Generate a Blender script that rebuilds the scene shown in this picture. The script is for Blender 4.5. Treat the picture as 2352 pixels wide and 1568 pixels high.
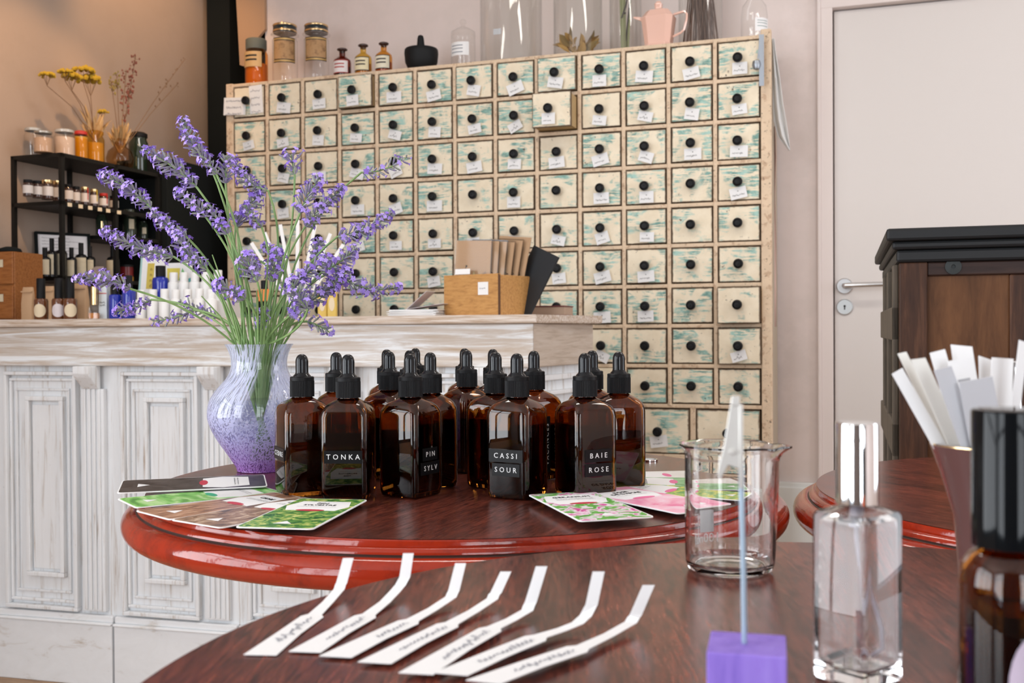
import bpy, math, random
from mathutils import Vector, Matrix
random.seed(7)
S = bpy.context.scene
for o in list(bpy.data.objects): bpy.data.objects.remove(o)
PI = math.pi
R_ = math.radians
# ------------------------------------------------------------------ camera
F, PITCH, ROLL, CZ = 2400.0, 0.0104, 0.0059, 0.95
fw = Vector((0, math.cos(PITCH), -math.sin(PITCH)))
_r0 = Vector((1, 0, 0)); _u0 = _r0.cross(fw)
RT = math.cos(ROLL)*_r0 - math.sin(ROLL)*_u0
UP = RT.cross(fw)
CAM = Vector((0, 0, CZ))
cd = bpy.data.cameras.new('camera'); cam = bpy.data.objects.new('camera', cd)
S.collection.objects.link(cam)
cam.matrix_world = Matrix(((RT.x, UP.x, -fw.x, 0), (RT.y, UP.y, -fw.y, 0), (RT.z, UP.z, -fw.z, CZ), (0, 0, 0, 1)))
cd.sensor_width = 36; cd.lens = F/2352*36; cd.clip_start = .02
cd.dof.use_dof = True; cd.dof.focus_distance = 1.08; cd.dof.aperture_fstop = 16
S.camera = cam
# ------------------------------------------------------------------ light and exposure
S.view_settings.view_transform = 'Standard'; S.view_settings.look = 'None'
S.view_settings.gamma = 1; S.view_settings.use_curve_mapping = False
S.view_settings.exposure = 0.10
W = bpy.data.worlds.new('world'); S.world = W; W.use_nodes = True
W.node_tree.nodes['Background'].inputs[0].default_value = (.80, .88, 1, 1)
W.node_tree.nodes['Background'].inputs[1].default_value = 1.6
YAW = 0.3262
MR = Matrix.Rotation(-YAW, 4, 'Z')            # room frame: a along the back wall, b towards it
def area(name, a, b, z, sa, sz, power, col, rot):
    l = bpy.data.lights.new(name, 'AREA'); l.shape = 'RECTANGLE'; l.size = sa; l.size_y = sz
    l.energy = power; l.color = col
    o = bpy.data.objects.new(name, l); S.collection.objects.link(o)
    o.matrix_world = MR @ Matrix.Translation((a, b, z)) @ rot
    return o
# daylight through the shop front behind the camera and through the side window
area('shopfront_daylight', -1.60, -2.45, 1.55, 1.2, 2.1, 48, (.92, .96, 1), Matrix.Rotation(R_(90), 4, 'X'))
area('shopfront_daylight', 1.65, -2.45, 1.55, 1.5, 2.1, 52, (.92, .96, 1), Matrix.Rotation(R_(90), 4, 'X'))
area('left_window_daylight', -2.66, -.95, 1.5, 2.4, 1.9, 82, (.94, .97, 1), Matrix.Rotation(R_(-90), 4, 'Z') @ Matrix.Rotation(R_(90), 4, 'X'))
area('side_window_daylight', 2.96, 2.1, 1.55, 1.5, 1.8, 24, (.95, .97, 1), Matrix.Rotation(R_(90), 4, 'Z') @ Matrix.Rotation(R_(90), 4, 'X'))
def spot(name, a, b, z, ta, tb, tz, power, ang, col, rad=.03, blend=.6):
    l = bpy.data.lights.new(name, 'SPOT'); l.energy = power; l.color = col; l.spot_size = R_(ang); l.spot_blend = blend
    l.shadow_soft_size = rad
    o = bpy.data.objects.new(name, l); S.collection.objects.link(o)
    p = MR @ Vector((a, b, z)); q = MR @ Vector((ta, tb, tz))
    o.location = p; o.rotation_euler = (q-p).to_track_quat('-Z', 'Y').to_euler()
    return o
WARM = (1, .58, .26)
spot('ceiling_spotlight_beam', -2.15, 3.05, 2.70, -2.6, 3.40, 1.9, 22, 75, WARM)
spot('ceiling_spotlight_beam', -1.75, 2.0, 2.66, -2.55, 2.82, 1.62, 60, 30, WARM)
spot('ceiling_spotlight_beam', -1.2, 1.6, 2.66, -2.4, 2.9, 1.7, 8, 50, (1, .72, .45))
for a_ in (-.9, .9): area('ceiling_fill', a_, 1.9, 2.74, .9, .3, 11, (1, .95, .88), Matrix())  # added soft fill under the ceiling to lift the back wall, no fixtures
# ------------------------------------------------------------------ pixel helpers
def ray(px, py): return fw + RT*((px-1176)/F) - UP*((py-784)/F)
def onz(px, py, z):
    d = ray(px, py); t = (z-CZ)/d.z; return CAM + d*t
def atY(px, py, y):
    d = ray(px, py); return CAM + d*(y/d.y)
def hz(px): return 759 - .0059*(px-1176)
def onplane(px, py, p0, nrm):
    d = ray(px, py); return CAM + d*((p0-CAM).dot(nrm)/d.dot(nrm))
TA = (MR @ Vector((1, 0, 0))); NB = (MR @ Vector((0, 1, 0)))
def room(a, b, z=0): return MR @ Vector((a, b, z))
def a_at(px, b):            # room coordinate a where the pixel column crosses the plane b
    p = onplane(px, hz(px), NB*b + Vector((0, 0, CZ)), NB); return p.dot(TA)
def b_at(px, a):
    p = onplane(px, hz(px), TA*a + Vector((0, 0, CZ)), TA); return p.dot(NB)
def z_at(px, py, b):
    return onplane(px, py, NB*b, NB).z
# ------------------------------------------------------------------ mesh builder
class MB:
    def __init__(s): s.v = []; s.f = []; s.m = []; s.s = []; s.T = Matrix()
    def add(s, vs, fs, mi=0, smooth=False, T=None):
        T = s.T if T is None else s.T @ T
        k = len(s.v); s.v += [T @ Vector(p) for p in vs]
        for f in fs: s.f.append(tuple(i+k for i in f)); s.m.append(mi); s.s.append(smooth)
    def box(s, x0, x1, y0, y1, z0, z1, mi=0, T=None):
        v = [(x, y, z) for x in (x0, x1) for y in (y0, y1) for z in (z0, z1)]
        s.add(v, [(0, 1, 3, 2), (4, 6, 7, 5), (0, 4, 5, 1), (2, 3, 7, 6), (0, 2, 6, 4), (1, 5, 7, 3)], mi, False, T)
    def lathe(s, pr, n=32, mi=0, T=None, smooth=True):
        v = []; f = []; rows = []
        for r, z in pr:
            if r < 1e-7: rows.append([len(v)]); v.append((0, 0, z))
            else:
                rows.append(list(range(len(v), len(v)+n)))
                v += [(r*math.cos(2*PI*i/n), r*math.sin(2*PI*i/n), z) for i in range(n)]
        for a, b in zip(rows, rows[1:]):
            if len(a) == 1 and len(b) == 1: continue
            for i in range(n):
                j = (i+1) % n
                if len(a) == 1: f.append((a[0], b[j], b[i]))
                elif len(b) == 1: f.append((a[i], a[j], b[0]))
                else: f.append((a[i], a[j], b[j], b[i]))
        s.add(v, f, mi, smooth, T)
    def loft(s, rings, mi=0, cap=True, T=None, smooth=True):
        n = len(rings[0]); v = [p for r in rings for p in r]; f = []
        for k in range(len(rings)-1):
            for i in range(n):
                j = (i+1) % n; f.append((k*n+i, k*n+j, (k+1)*n+j, (k+1)*n+i))
        s.add(v, f, mi, smooth, T)
        if cap:
            s.add(rings[0], [tuple(range(n))[::-1]], mi, False, T); s.add(rings[-1], [tuple(range(n))], mi, False, T)
    def tube(s, pts, r, n=8, mi=0, T=None, caps=True):
        pts = [Vector(p) for p in pts]; rr = r if isinstance(r, (list, tuple)) else [r]*len(pts)
        t0 = (pts[1]-pts[0]).normalized(); a = t0.orthogonal().normalized(); rings = []
        for i, p in enumerate(pts):
            t = (pts[min(i+1, len(pts)-1)]-pts[max(i-1, 0)]).normalized()
            a = (a - t*a.dot(t)).normalized(); b = t.cross(a)
            rings.append([p + (a*math.cos(2*PI*k/n)+b*math.sin(2*PI*k/n))*rr[i] for k in range(n)])
        s.loft(rings, mi, caps, T)
    def prism(s, poly, z0, z1, mi=0, T=None, mtop=None):
        n = len(poly); v = [(x, y, z0) for x, y in poly]+[(x, y, z1) for x, y in poly]
        s.add(v, [tuple(range(n))[::-1]] + [(i, (i+1) % n, n+(i+1) % n, n+i) for i in range(n)], mi, False, T)
        s.add(v[n:], [tuple(range(n))], mi if mtop is None else mtop, False, T)
    def poly(s, pts, mi=0, T=None): s.add(pts, [tuple(range(len(pts)))], mi, False, T)
    def ball(s, c, r, mi=0, n=8, m=5, sc=(1, 1, 1), T=None):
        pr = [(math.sin(PI*i/m), -math.cos(PI*i/m)) for i in range(m+1)]
        M = Matrix.Translation(c) @ Matrix.Diagonal((r*sc[0], r*sc[1], r*sc[2], 1))
        s.lathe([(max(x, 0) if 0 < i < m else 0, z) for i, (x, z) in enumerate(pr)], n, mi, M if T is None else T @ M)
    def build(s, name, mats, parent=None, bevel=0, loc=None, rz=0):
        me = bpy.data.meshes.new(name); me.from_pydata([tuple(p) for p in s.v], [], s.f)
        if not isinstance(mats, (list, tuple)): mats = [mats]
        for m in mats: me.materials.append(m)
        me.polygons.foreach_set('material_index', s.m); me.polygons.foreach_set('use_smooth', s.s); me.update()
        if any(s.s): me.set_sharp_from_angle(angle=R_(38))
        o = bpy.data.objects.new(name, me); S.collection.objects.link(o)
        if parent: o.parent = parent
        if loc is not None: o.location = loc; o.rotation_euler = (0, 0, rz)
        if bevel:
            b = o.modifiers.new('bevel', 'BEVEL'); b.width = bevel; b.segments = 2; b.limit_method = 'ANGLE'
        return o
def rsq(a, b, r, z, n=5):
    r = min(r, a, b); pts = []
    for q, (cx, cy) in enumerate(((a-r, b-r), (-a+r, b-r), (-a+r, -b+r), (a-r, -b+r))):
        for i in range(n+1):
            t = q*PI/2 + i*PI/2/n; pts.append((cx+r*math.cos(t), cy+r*math.sin(t), z))
    return pts
def thing(name, label, cat, loc=(0, 0, 0), rz=0, group=None):
    o = bpy.data.objects.new(name, None); S.collection.objects.link(o); o.empty_display_size = .02
    o.location = loc; o.rotation_euler = (0, 0, rz); o['label'] = label; o['category'] = cat
    if group: o['group'] = group
    return o
def tag(o, label, cat, group=None, kind=None):
    o['label'] = label; o['category'] = cat
    if group: o['group'] = group
    if kind: o['kind'] = kind
    return o
def struct(o): o['kind'] = 'structure'; return o
def copy_tree(o, parent=None, label=None, loc=None, rz=None):
    c = o.copy(); S.collection.objects.link(c)
    if parent: c.parent = parent
    if label: c['label'] = label
    if loc is not None: c.location = loc
    if rz is not None: c.rotation_euler = (0, 0, rz)
    for ch in [x for x in bpy.data.objects if x.parent == o]: copy_tree(ch, c)
    return c
_tc = {}
def text_geo(txt, size, space=1.0, extrude=.0001):
    k = (txt, size, space)
    if k not in _tc:
        cu = bpy.data.curves.new('t', 'FONT'); cu.body = txt; cu.size = size; cu.align_x = 'CENTER'; cu.align_y = 'CENTER'
        cu.space_character = space; cu.extrude = extrude; cu.resolution_u = 2
        ob = bpy.data.objects.new('t', cu); me = bpy.data.meshes.new_from_object(ob)
        _tc[k] = ([tuple(v.co) for v in me.vertices], [tuple(p.vertices) for p in me.polygons])
        bpy.data.objects.remove(ob); bpy.data.curves.remove(cu); bpy.data.meshes.remove(me)
    return _tc[k]
def text(mb, txt, size, T, mi=0, space=1.0):
    v, f = text_geo(txt, size, space); mb.add(v, f, mi, False, T)
def scrib(mb, x, y, L, h, T, mi=1, w=.0004, z=.0002, rnd=random):
    """one handwritten word as a thin pen ribbon in the xy plane"""
    n = max(6, int(L/h*2.6)); pts = []
    for i in range(n):
        pts.append((x+L*i/(n-1)+rnd.uniform(-.15, .15)*h, y+h*(rnd.uniform(.1, .6) if i % 2 else rnd.uniform(-.5, 0))*(1.8 if rnd.random() < .15 else 1)))
    for (a, b), (c, d) in zip(pts, pts[1:]):
        dx, dy = c-a, d-b; l = math.hypot(dx, dy) or 1; nx, ny = -dy/l*w, dx/l*w
        mb.poly([(a-nx, b-ny, z), (c-nx, d-ny, z), (c+nx, d+ny, z), (a+nx, b+ny, z)], mi, T)
UPR = Matrix.Rotation(R_(90), 4, 'X')      # xy drawing plane -> upright, facing -Y
# ------------------------------------------------------------------ materials
def nodes(name):
    m = bpy.data.materials.new(name); m.use_nodes = True; nt = m.node_tree
    return m, nt, nt.nodes['Principled BSDF'], nt.nodes.new, nt.links.new
def mat(name, col, rough=.5, metal=0, trans=0, ior=1.45, coat=0, bump=0, bscale=200, sss=0):
    m, nt, p, N, L = nodes(name)
    p.inputs['Base Color'].default_value = (*col, 1); p.inputs['Roughness'].default_value = rough
    p.inputs['Metallic'].default_value = metal; p.inputs['Transmission Weight'].default_value = trans
    p.inputs['IOR'].default_value = ior; p.inputs['Coat Weight'].default_value = coat
    p.inputs['Coat Roughness'].default_value = .08
    if bump:
        t = N('ShaderNodeTexNoise'); t.inputs['Scale'].default_value = bscale; b = N('ShaderNodeBump')
        tc = N('ShaderNodeTexCoord'); L(tc.outputs['Object'], t.inputs['Vector'])
        b.inputs['Strength'].default_value = bump; b.inputs['Distance'].default_value = .002
        L(t.outputs['Fac'], b.inputs['Height']); L(b.outputs['Normal'], p.inputs['Normal'])
    return m
def coords(nt, N, L, scale, rot=(0, 0, 0), rand=False, kind='Object'):
    tc = N('ShaderNodeTexCoord'); mp = N('ShaderNodeMapping'); mp.inputs['Scale'].default_value = scale
    mp.inputs['Rotation'].default_value = rot
    src = tc.outputs[kind]
    if rand:
        oi = N('ShaderNodeObjectInfo'); mm = N('ShaderNodeMath'); mm.operation = 'MULTIPLY'; mm.inputs[1].default_value = 37.3
        L(oi.outputs['Random'], mm.inputs[0]); va = N('ShaderNodeVectorMath'); va.operation = 'ADD'
        L(src, va.inputs[0]); L(mm.outputs[0], va.inputs[1]); src = va.outputs[0]
    L(src, mp.inputs['Vector']); return mp.outputs['Vector']
def noise(N, L, vec, scale, detail=4, rough=.6, dist=0):
    t = N('ShaderNodeTexNoise'); t.inputs['Scale'].default_value = scale; t.inputs['Detail'].default_value = detail
    t.inputs['Roughness'].default_value = rough; t.inputs['Distortion'].default_value = dist; L(vec, t.inputs['Vector'])
    return t.outputs['Fac']
def ramp(N, L, fac, stops, interp='LINEAR'):
    r = N('ShaderNodeValToRGB'); r.color_ramp.interpolation = interp; e = r.color_ramp.elements
    while len(e) < len(stops): e.new(.5)
    for x, (p, c) in zip(e, stops): x.position = p; x.color = (*c, 1) if len(c) == 3 else c
    L(fac, r.inputs['Fac']); return r.outputs['Color']
def mixc(N, L, fac, a, b):
    m = N('ShaderNodeMix'); m.data_type = 'RGBA'
    if isinstance(fac, float): m.inputs[0].default_value = fac
    else: L(fac, m.inputs[0])
    for s_, x in ((6, a), (7, b)):
        if isinstance(x, tuple): m.inputs[s_].default_value = (*x, 1)
        else: L(x, m.inputs[s_])
    return m.outputs[2]
def mth(N, L, op, a, b=None):
    m = N('ShaderNodeMath'); m.operation = op
    for i, x in enumerate((a, b)):
        if x is None: continue
        if isinstance(x, (int, float)): m.inputs[i].default_value = x
        else: L(x, m.inputs[i])
    return m.outputs[0]
BW = lambda a, b: [(a, (0, 0, 0)), (b, (1, 1, 1))]
def wood(name, cols, scale=(3, 60, 60), rough=.45, coat=0, bump=.15, rot=(0, 0, 0), rand=False, nscale=3):
    m, nt, p, N, L = nodes(name); p.inputs['Specular IOR Level'].default_value = .25; v = coords(nt, N, L, scale, rot, rand)
    f = noise(N, L, v, nscale, 8, .65, .4); st = [(.25+.5*i/(len(cols)-1), c) for i, c in enumerate(cols)]
    L(ramp(N, L, f, st), p.inputs['Base Color']); p.inputs['Roughness'].default_value = rough
    p.inputs['Coat Weight'].default_value = coat; p.inputs['Coat Roughness'].default_value = .12
    if bump:
        b = N('ShaderNodeBump'); b.inputs['Strength'].default_value = bump; b.inputs['Distance'].default_value = .002
        L(f, b.inputs['Height']); L(b.outputs['Normal'], p.inputs['Normal'])
    return m
def drawer_mat():
    m, nt, p, N, L = nodes('distressed_drawer_paint'); v = coords(nt, N, L, (1, 1, 1), rand=True)
    mp = N('ShaderNodeMapping'); mp.inputs['Scale'].default_value = (7, 7, 60); L(v, mp.inputs['Vector'])
    st = ramp(N, L, noise(N, L, mp.outputs[0], 2.2, 6, .7, .3), BW(.47, .52))
    pat = ramp(N, L, noise(N, L, v, 12, 4, .6, .6), BW(.47, .56))
    mask = mth(N, L, 'MULTIPLY', st, pat)
    base = ramp(N, L, noise(N, L, v, 25, 5), [(.3, (.80, .69, .51)), (.7, (.90, .80, .62))])
    teal = ramp(N, L, noise(N, L, v, 30, 4), [(.38, (.06, .26, .24)), (.60, (.33, .60, .54))])
    c = mixc(N, L, mth(N, L, 'MULTIPLY', mask, .88), base, teal)
    bl = ramp(N, L, noise(N, L, v, 55, 5, .75), BW(.655, .68)); c = mixc(N, L, bl, c, (.10, .065, .045))
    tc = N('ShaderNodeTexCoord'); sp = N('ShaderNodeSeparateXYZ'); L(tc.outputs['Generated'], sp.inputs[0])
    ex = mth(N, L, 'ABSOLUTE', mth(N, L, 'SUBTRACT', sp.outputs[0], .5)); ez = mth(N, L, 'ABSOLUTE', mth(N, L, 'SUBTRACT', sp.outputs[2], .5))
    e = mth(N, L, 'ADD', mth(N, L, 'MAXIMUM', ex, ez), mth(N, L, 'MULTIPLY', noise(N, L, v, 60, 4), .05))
    c = mixc(N, L, ramp(N, L, e, BW(.490, .512)), c, (.13, .08, .045))  # brown rim: worn edge, deepened to carry the shading round each drawer front
    L(c, p.inputs['Base Color']); p.inputs['Roughness'].default_value = .62
    b = N('ShaderNodeBump'); b.inputs['Strength'].default_value = .3; b.inputs['Distance'].default_value = .001
    L(mask, b.inputs['Height']); L(b.outputs['Normal'], p.inputs['Normal']); return m
def worn(name, base, dark, spot_=(.62, .68), sc=70, stretch=(1, 1, 1), second=None, rough=.65):
    m, nt, p, N, L = nodes(name); v = coords(nt, N, L, stretch)
    c = ramp(N, L, noise(N, L, v, sc*.25, 5), [(.3, tuple(x*.86 for x in base)), (.7, base)])
    if second: c = mixc(N, L, ramp(N, L, noise(N, L, v, sc*.4, 5), BW(.55, .62)), c, second)
    c = mixc(N, L, ramp(N, L, noise(N, L, v, sc, 6, .7), BW(*spot_)), c, dark)
    L(c, p.inputs['Base Color']); p.inputs['Roughness'].default_value = rough
    b = N('ShaderNodeBump'); b.inputs['Strength'].default_value = .35; b.inputs['Distance'].default_value = .002
    L(noise(N, L, v, sc, 5), b.inputs['Height']); L(b.outputs['Normal'], p.inputs['Normal']); return m
def whitewash(name, stretch, brown, amount):
    m, nt, p, N, L = nodes(name); v = coords(nt, N, L, stretch)
    g = noise(N, L, v, 2.5, 8, .7, .8)
    c = ramp(N, L, g, [(.30, brown), (.30+amount, tuple(.5*x+.36 for x in brown)), (.42+amount, (.80, .82, .835)), (.8, (.86, .885, .91))])
    v2 = coords(nt, N, L, (1, 1, 1)); c = mixc(N, L, ramp(N, L, noise(N, L, v2, 60, 5, .75), BW(.70, .74)), c, (.22, .15, .09))
    L(c, p.inputs['Base Color']); p.inputs['Roughness'].default_value = .55
    b = N('ShaderNodeBump'); b.inputs['Strength'].default_value = .3; b.inputs['Distance'].default_value = .002
    L(g, b.inputs['Height']); L(b.outputs['Normal'], p.inputs['Normal']); return m
def thin_glass(name, tint=(.96, .98, .97), refl=1.45, rough=0.0):
    m, nt, p, N, L = nodes(name); nt.nodes.remove(p)
    tr = N('ShaderNodeBsdfTransparent'); tr.inputs[0].default_value = (*tint, 1); gl = N('ShaderNodeBsdfGlossy')
    gl.inputs['Roughness'].default_value = rough; lw = N('ShaderNodeLayerWeight'); lw.inputs['Blend'].default_value = .5
    fr = mth(N, L, 'ADD', mth(N, L, 'MULTIPLY', mth(N, L, 'POWER', lw.outputs['Facing'], 4.0), .75), .045 if refl > 1.3 else .01)
    mx = N('ShaderNodeMixShader'); L(fr, mx.inputs[0]); L(tr.outputs[0], mx.inputs[1]); L(gl.outputs[0], mx.inputs[2])
    L(mx.outputs[0], nt.nodes['Material Output'].inputs['Surface']); return m
def glass(name, col=(1, 1, 1), ior=1.45, rough=0.0): return mat(name, col, rough, trans=1, ior=ior)
def picture(name, stops, scale, detail=4, stretch=(1, 1, 1)):
    m, nt, p, N, L = nodes(name); v = coords(nt, N, L, stretch, rand=True)
    L(ramp(N, L, noise(N, L, v, scale, detail, .6, .8), stops), p.inputs['Base Color'])
    p.inputs['Roughness'].default_value = .35; return m
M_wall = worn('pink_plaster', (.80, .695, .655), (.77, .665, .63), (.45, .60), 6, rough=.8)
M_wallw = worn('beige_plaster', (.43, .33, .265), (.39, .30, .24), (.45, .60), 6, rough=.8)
M_ceil = mat('ceiling_paint', (.8, .78, .76), .9)
M_floor = wood('oak_floor', [(.20, .12, .07), (.36, .23, .14), (.45, .30, .19)], (3, 30, 30), .5)
M_door = mat('door_paint', (.66, .615, .585), .45)
M_frame = mat('door_frame_paint', (.72, .635, .60), .45)
M_steel = mat('brushed_steel', (.62, .62, .62), .3, 1)
M_black = mat('black_lacquer', (.006, .008, .008), .85)
M_metal = mat('black_metal', (.012, .011, .010), .45, .2)
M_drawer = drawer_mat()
M_dside = wood('drawer_side_pine', [(.42, .28, .13), (.60, .44, .24)], (10, 60, 10), .7)
M_carc = worn('carcass_rail_paint', (.78, .60, .42), (.07, .045, .03), (.59, .68), 110, (1, 1, 1), (.55, .38, .25))
M_carcs = worn('carcass_side_paint', (.48, .40, .30), (.20, .14, .09), (.60, .80), 30, (6, 6, 1))
M_inside = mat('shadow_gap_wood', (.045, .03, .02), .9)
M_knob = mat('black_knob', (.007, .007, .008), .45)
M_paper = mat('white_paper', (.84, .84, .84), .7)
M_ink = mat('blue_black_ink', (.03, .035, .09), .7)
M_inkk = mat('black_ink', (.015, .015, .015), .7)
M_ww_h = whitewash('whitewash_frieze', (1.4, 12, 26), (.46, .34, .23), .17)
M_ww_v = whitewash('whitewash_panel', (26, 26, 1.2), (.38, .28, .19), .035)
M_ww_p = whitewash('whitewash_plinth', (3, 8, 6), (.45, .36, .26), .02)
M_wtop = wood('worktop_edge_wood', [(.18, .11, .07), (.50, .38, .28), (.70, .62, .55), (.80, .77, .74)], (3, 60, 60), .6)
M_ww_s = wood('whitewash_return_shaded', [(.38, .30, .23), (.55, .46, .38), (.62, .55, .48)], (6, 3, 40), .6)  # shaded copy of the whitewash: the counter end's shade is in the colour
def tabletop_mat():
    m, nt, p, N, L = nodes('mahogany_top'); v = coords(nt, N, L, (1, 1, 1), (0, 0, R_(22)))
    mp = N('ShaderNodeMapping'); mp.inputs['Scale'].default_value = (34, 3.0, 1); L(v, mp.inputs['Vector'])
    g = noise(N, L, mp.outputs[0], 17, 6, .72, .0); b2 = noise(N, L, mp.outputs[0], 1.3, 4, .6, .6)
    c = ramp(N, L, g, [(.38, (.040, .013, .010)), (.49, (.120, .029, .020)), (.64, (.215, .056, .034))])
    c2 = ramp(N, L, b2, [(.35, (.55, .55, .55)), (.65, (1.25, 1.1, 1.0))])
    mu = N('ShaderNodeMix'); mu.data_type = 'RGBA'; mu.blend_type = 'MULTIPLY'; mu.inputs[0].default_value = 1; L(c, mu.inputs[6]); L(c2, mu.inputs[7])
    L(mu.outputs[2], p.inputs['Base Color']); p.inputs['Roughness'].default_value = .22; p.inputs['Specular IOR Level'].default_value = .55
    b = N('ShaderNodeBump'); b.inputs['Strength'].default_value = .10; b.inputs['Distance'].default_value = .0008
    L(g, b.inputs['Height']); L(b.outputs['Normal'], p.inputs['Normal']); return m
M_top = tabletop_mat()
M_rim = worn('red_lacquer_rim', (.34, .024, .006), (.10, .010, .006), (.45, .70), 16, (1, 1, 1), None, .10)
M_groove = mat('rim_groove', (.05, .022, .016), .6)
M_amber = glass('amber_glass', (.38, .13, .016), 1.5)
M_liq = mat('dark_oil', (.022, .006, .0015), .02, trans=1, ior=1.4)
M_rub = mat('black_rubber', (.006, .007, .009), .16)
M_cap = mat('black_plastic_cap', (.006, .006, .007), .5)
M_tape = mat('black_label_tape', (.006, .006, .007), .3)
for m_ in (M_cap, M_tape, M_rub, M_knob, M_metal, M_black): m_.node_tree.nodes['Principled BSDF'].inputs['Specular IOR Level'].default_value = .25 if m_ is not M_rub else .4
M_tapet = mat('embossed_white_lettering', (.75, .75, .75), .5)
M_glass = glass('clear_glass', (1, 1, 1), 1.47)
M_tg = thin_glass('thin_clear_glass', (.992, .995, .99))
M_tgo = thin_glass('thin_orange_glass', (.93, .62, .22))
M_tgb = thin_glass('thin_brown_glass', (.42, .12, .03))
M_tgy = thin_glass('thin_yellow_glass', (.95, .76, .28))
M_tgd = thin_glass('thin_green_glass', (.06, .09, .05))
M_silver = mat('mirror_silver', (.86, .87, .88), .08, 1)
M_gold = mat('gold_metal', (.80, .58, .30), .2, 1)
M_red = mat('red_plastic', (.5, .03, .02), .4)
M_white = mat('white_plastic', (.82, .82, .81), .35)
M_blue = mat('cobalt_glass', (.012, .03, .36), .08, coat=.6)
M_cream = worn('cream_label', (.66, .58, .42), (.50, .43, .30), (.5, .7), 60)
M_kraft = mat('kraft_paper', (.52, .33, .19), .75, bump=.2)
M_pine = wood('honey_pine', [(.30, .14, .05), (.52, .27, .09), (.60, .34, .13)], (10, 50, 50), .5)
M_orwood = wood('orange_wood', [(.16, .055, .015), (.30, .11, .03), (.36, .15, .05)], (8, 50, 50), .45)
M_oak = wood('dark_oak', [(.020, .008, .005), (.058, .024, .012), (.13, .056, .027)], (30, 30, 2.5), .5)
M_oakd = wood('dark_oak_rail', [(.010, .006, .005), (.026, .012, .009), (.045, .022, .015)], (4, 30, 30), .45)
M_oakp = wood('oak_panel', [(.06, .022, .006), (.115, .046, .015), (.165, .070, .025)], (14, 14, 2.5), .5, nscale=4)
M_oaks = wood('faded_oak_side', [(.06, .05, .038), (.15, .12, .09)], (20, 20, 3), .6)
# ------------------------------------------------------------------ the setting
def rbox(name, a0, a1, b0, b1, z0, z1, m, bevel=0, kind=True):
    mb = MB(); mb.box(a0, a1, b0, b1, z0, z1); o = mb.build(name, m, bevel=bevel); o.matrix_world = MR
    if kind: struct(o)
    return o
BW_, AL, BF, AR, HC = 3.674, -2.58, -2.4, 2.9, 2.8
a615 = a_at(615, BW_); aend = a_at(1880, BW_); 
rbox('floor', AL-.2, AR+.2, BF-1.2, BW_+.3, -.1, 0, M_floor)
rbox('ceiling', AL-.2, AR+.2, BF-.2, BW_+.3, HC, HC+.1, M_ceil)
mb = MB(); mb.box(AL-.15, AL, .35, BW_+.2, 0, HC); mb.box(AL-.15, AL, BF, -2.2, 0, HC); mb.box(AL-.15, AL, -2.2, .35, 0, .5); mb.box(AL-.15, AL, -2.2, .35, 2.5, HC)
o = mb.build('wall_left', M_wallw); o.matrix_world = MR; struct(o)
mb = MB()
for y in (-2.2, -1.38, -.55, .29): mb.box(AL-.06, AL-.01, y, y+.06, .5, 2.5)
for z in (.5, 1.9, 2.44): mb.box(AL-.06, AL-.01, -2.2, .35, z, z+.06)
o = mb.build('window_2', mat('window_frame_dark', (.03, .03, .03), .4)); o.matrix_world = MR; struct(o)
d0 = a_at(1883, BW_); d1 = a_at(1914, BW_); dtop = z_at(1915, 20, BW_)
dw = .83
rbox('wall_back', a615, d0+.01, BW_, BW_+.14, 0, HC, M_wall)
rbox('wall_back_right', d1+dw+.05, AR, BW_, BW_+.14, 0, HC, M_wall)
rbox('wall_back_lintel', d0+.01, d1+dw+.05, BW_, BW_+.14, dtop+.04, HC, M_wall)
rbox('wall_recess', AL, a615+.3, BW_+.15, BW_+.2, 0, HC, M_black)
# front wall with shop window openings
mb = MB()
mb.box(AL, -2.2, BF, BF+.15, 0, HC); mb.box(-1.0, .9, BF, BF+.15, 0, HC); mb.box(2.4, AR, BF, BF+.15, 0, HC)
for a0_, a1_ in ((-2.2, -1.0), (.9, 2.4)): mb.box(a0_, a1_, BF, BF+.15, 0, .42); mb.box(a0_, a1_, BF, BF+.15, 2.62, HC)
o = mb.build('wall_front', mat('dark_shopfront_paint', (.16, .13, .12), .8)); o.matrix_world = MR; struct(o)
mb = MB()
for x in (-2.2, -1.63, -1.06, .9, 1.62, 2.34): mb.box(x, x+.06, BF+.05, BF+.10, .42, 2.62)
for z in (.42, 2.0, 2.56): mb.box(-2.2, -1.0, BF+.05, BF+.10, z, z+.06); mb.box(.9, 2.4, BF+.05, BF+.10, z, z+.06)
o = mb.build('window_1', mat('window_frame_black', (.02, .02, .02), .4)); o.matrix_world = MR; struct(o)
mb = MB(); mb.box(AR, AR+.15, BF, 1.3, 0, HC); mb.box(AR, AR+.15, 2.9, BW_+.2, 0, HC); mb.box(AR, AR+.15, 1.3, 2.9, 0, .6); mb.box(AR, AR+.15, 1.3, 2.9, 2.5, HC)
o = mb.build('wall_right', M_wall); o.matrix_world = MR; struct(o)
# black painted post between the beige wall and the recess
rbox('trim_1', a_at(488, BW_+.02), a_at(540, BW_+.02), BW_+.0, BW_+.14, 0, HC, M_black)
# hanging brown curtain
pl = [(a_at(536, BW_-.02), HC-.02), (a_at(614, BW_-.02), HC-.02), (a_at(614, BW_-.02), z_at(612, 70, BW_)), (a_at(572, BW_-.02), z_at(572, 120, BW_)), (a_at(566, BW_-.02), z_at(566, 155, BW_)), (a_at(556, BW_-.02), z_at(556, 152, BW_))]
mb = MB(); mb.prism(pl, -.015, .0, T=UPR); o = mb.build('curtain', mat('tan_linen', (.42, .27, .17), .85, bump=.3)); o.matrix_world = MR @ Matrix.Translation((0, BW_-.02, 0))
tag(o, 'tan linen curtain drawn aside in the black recess above the brown lidded jar', 'curtain')
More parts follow.
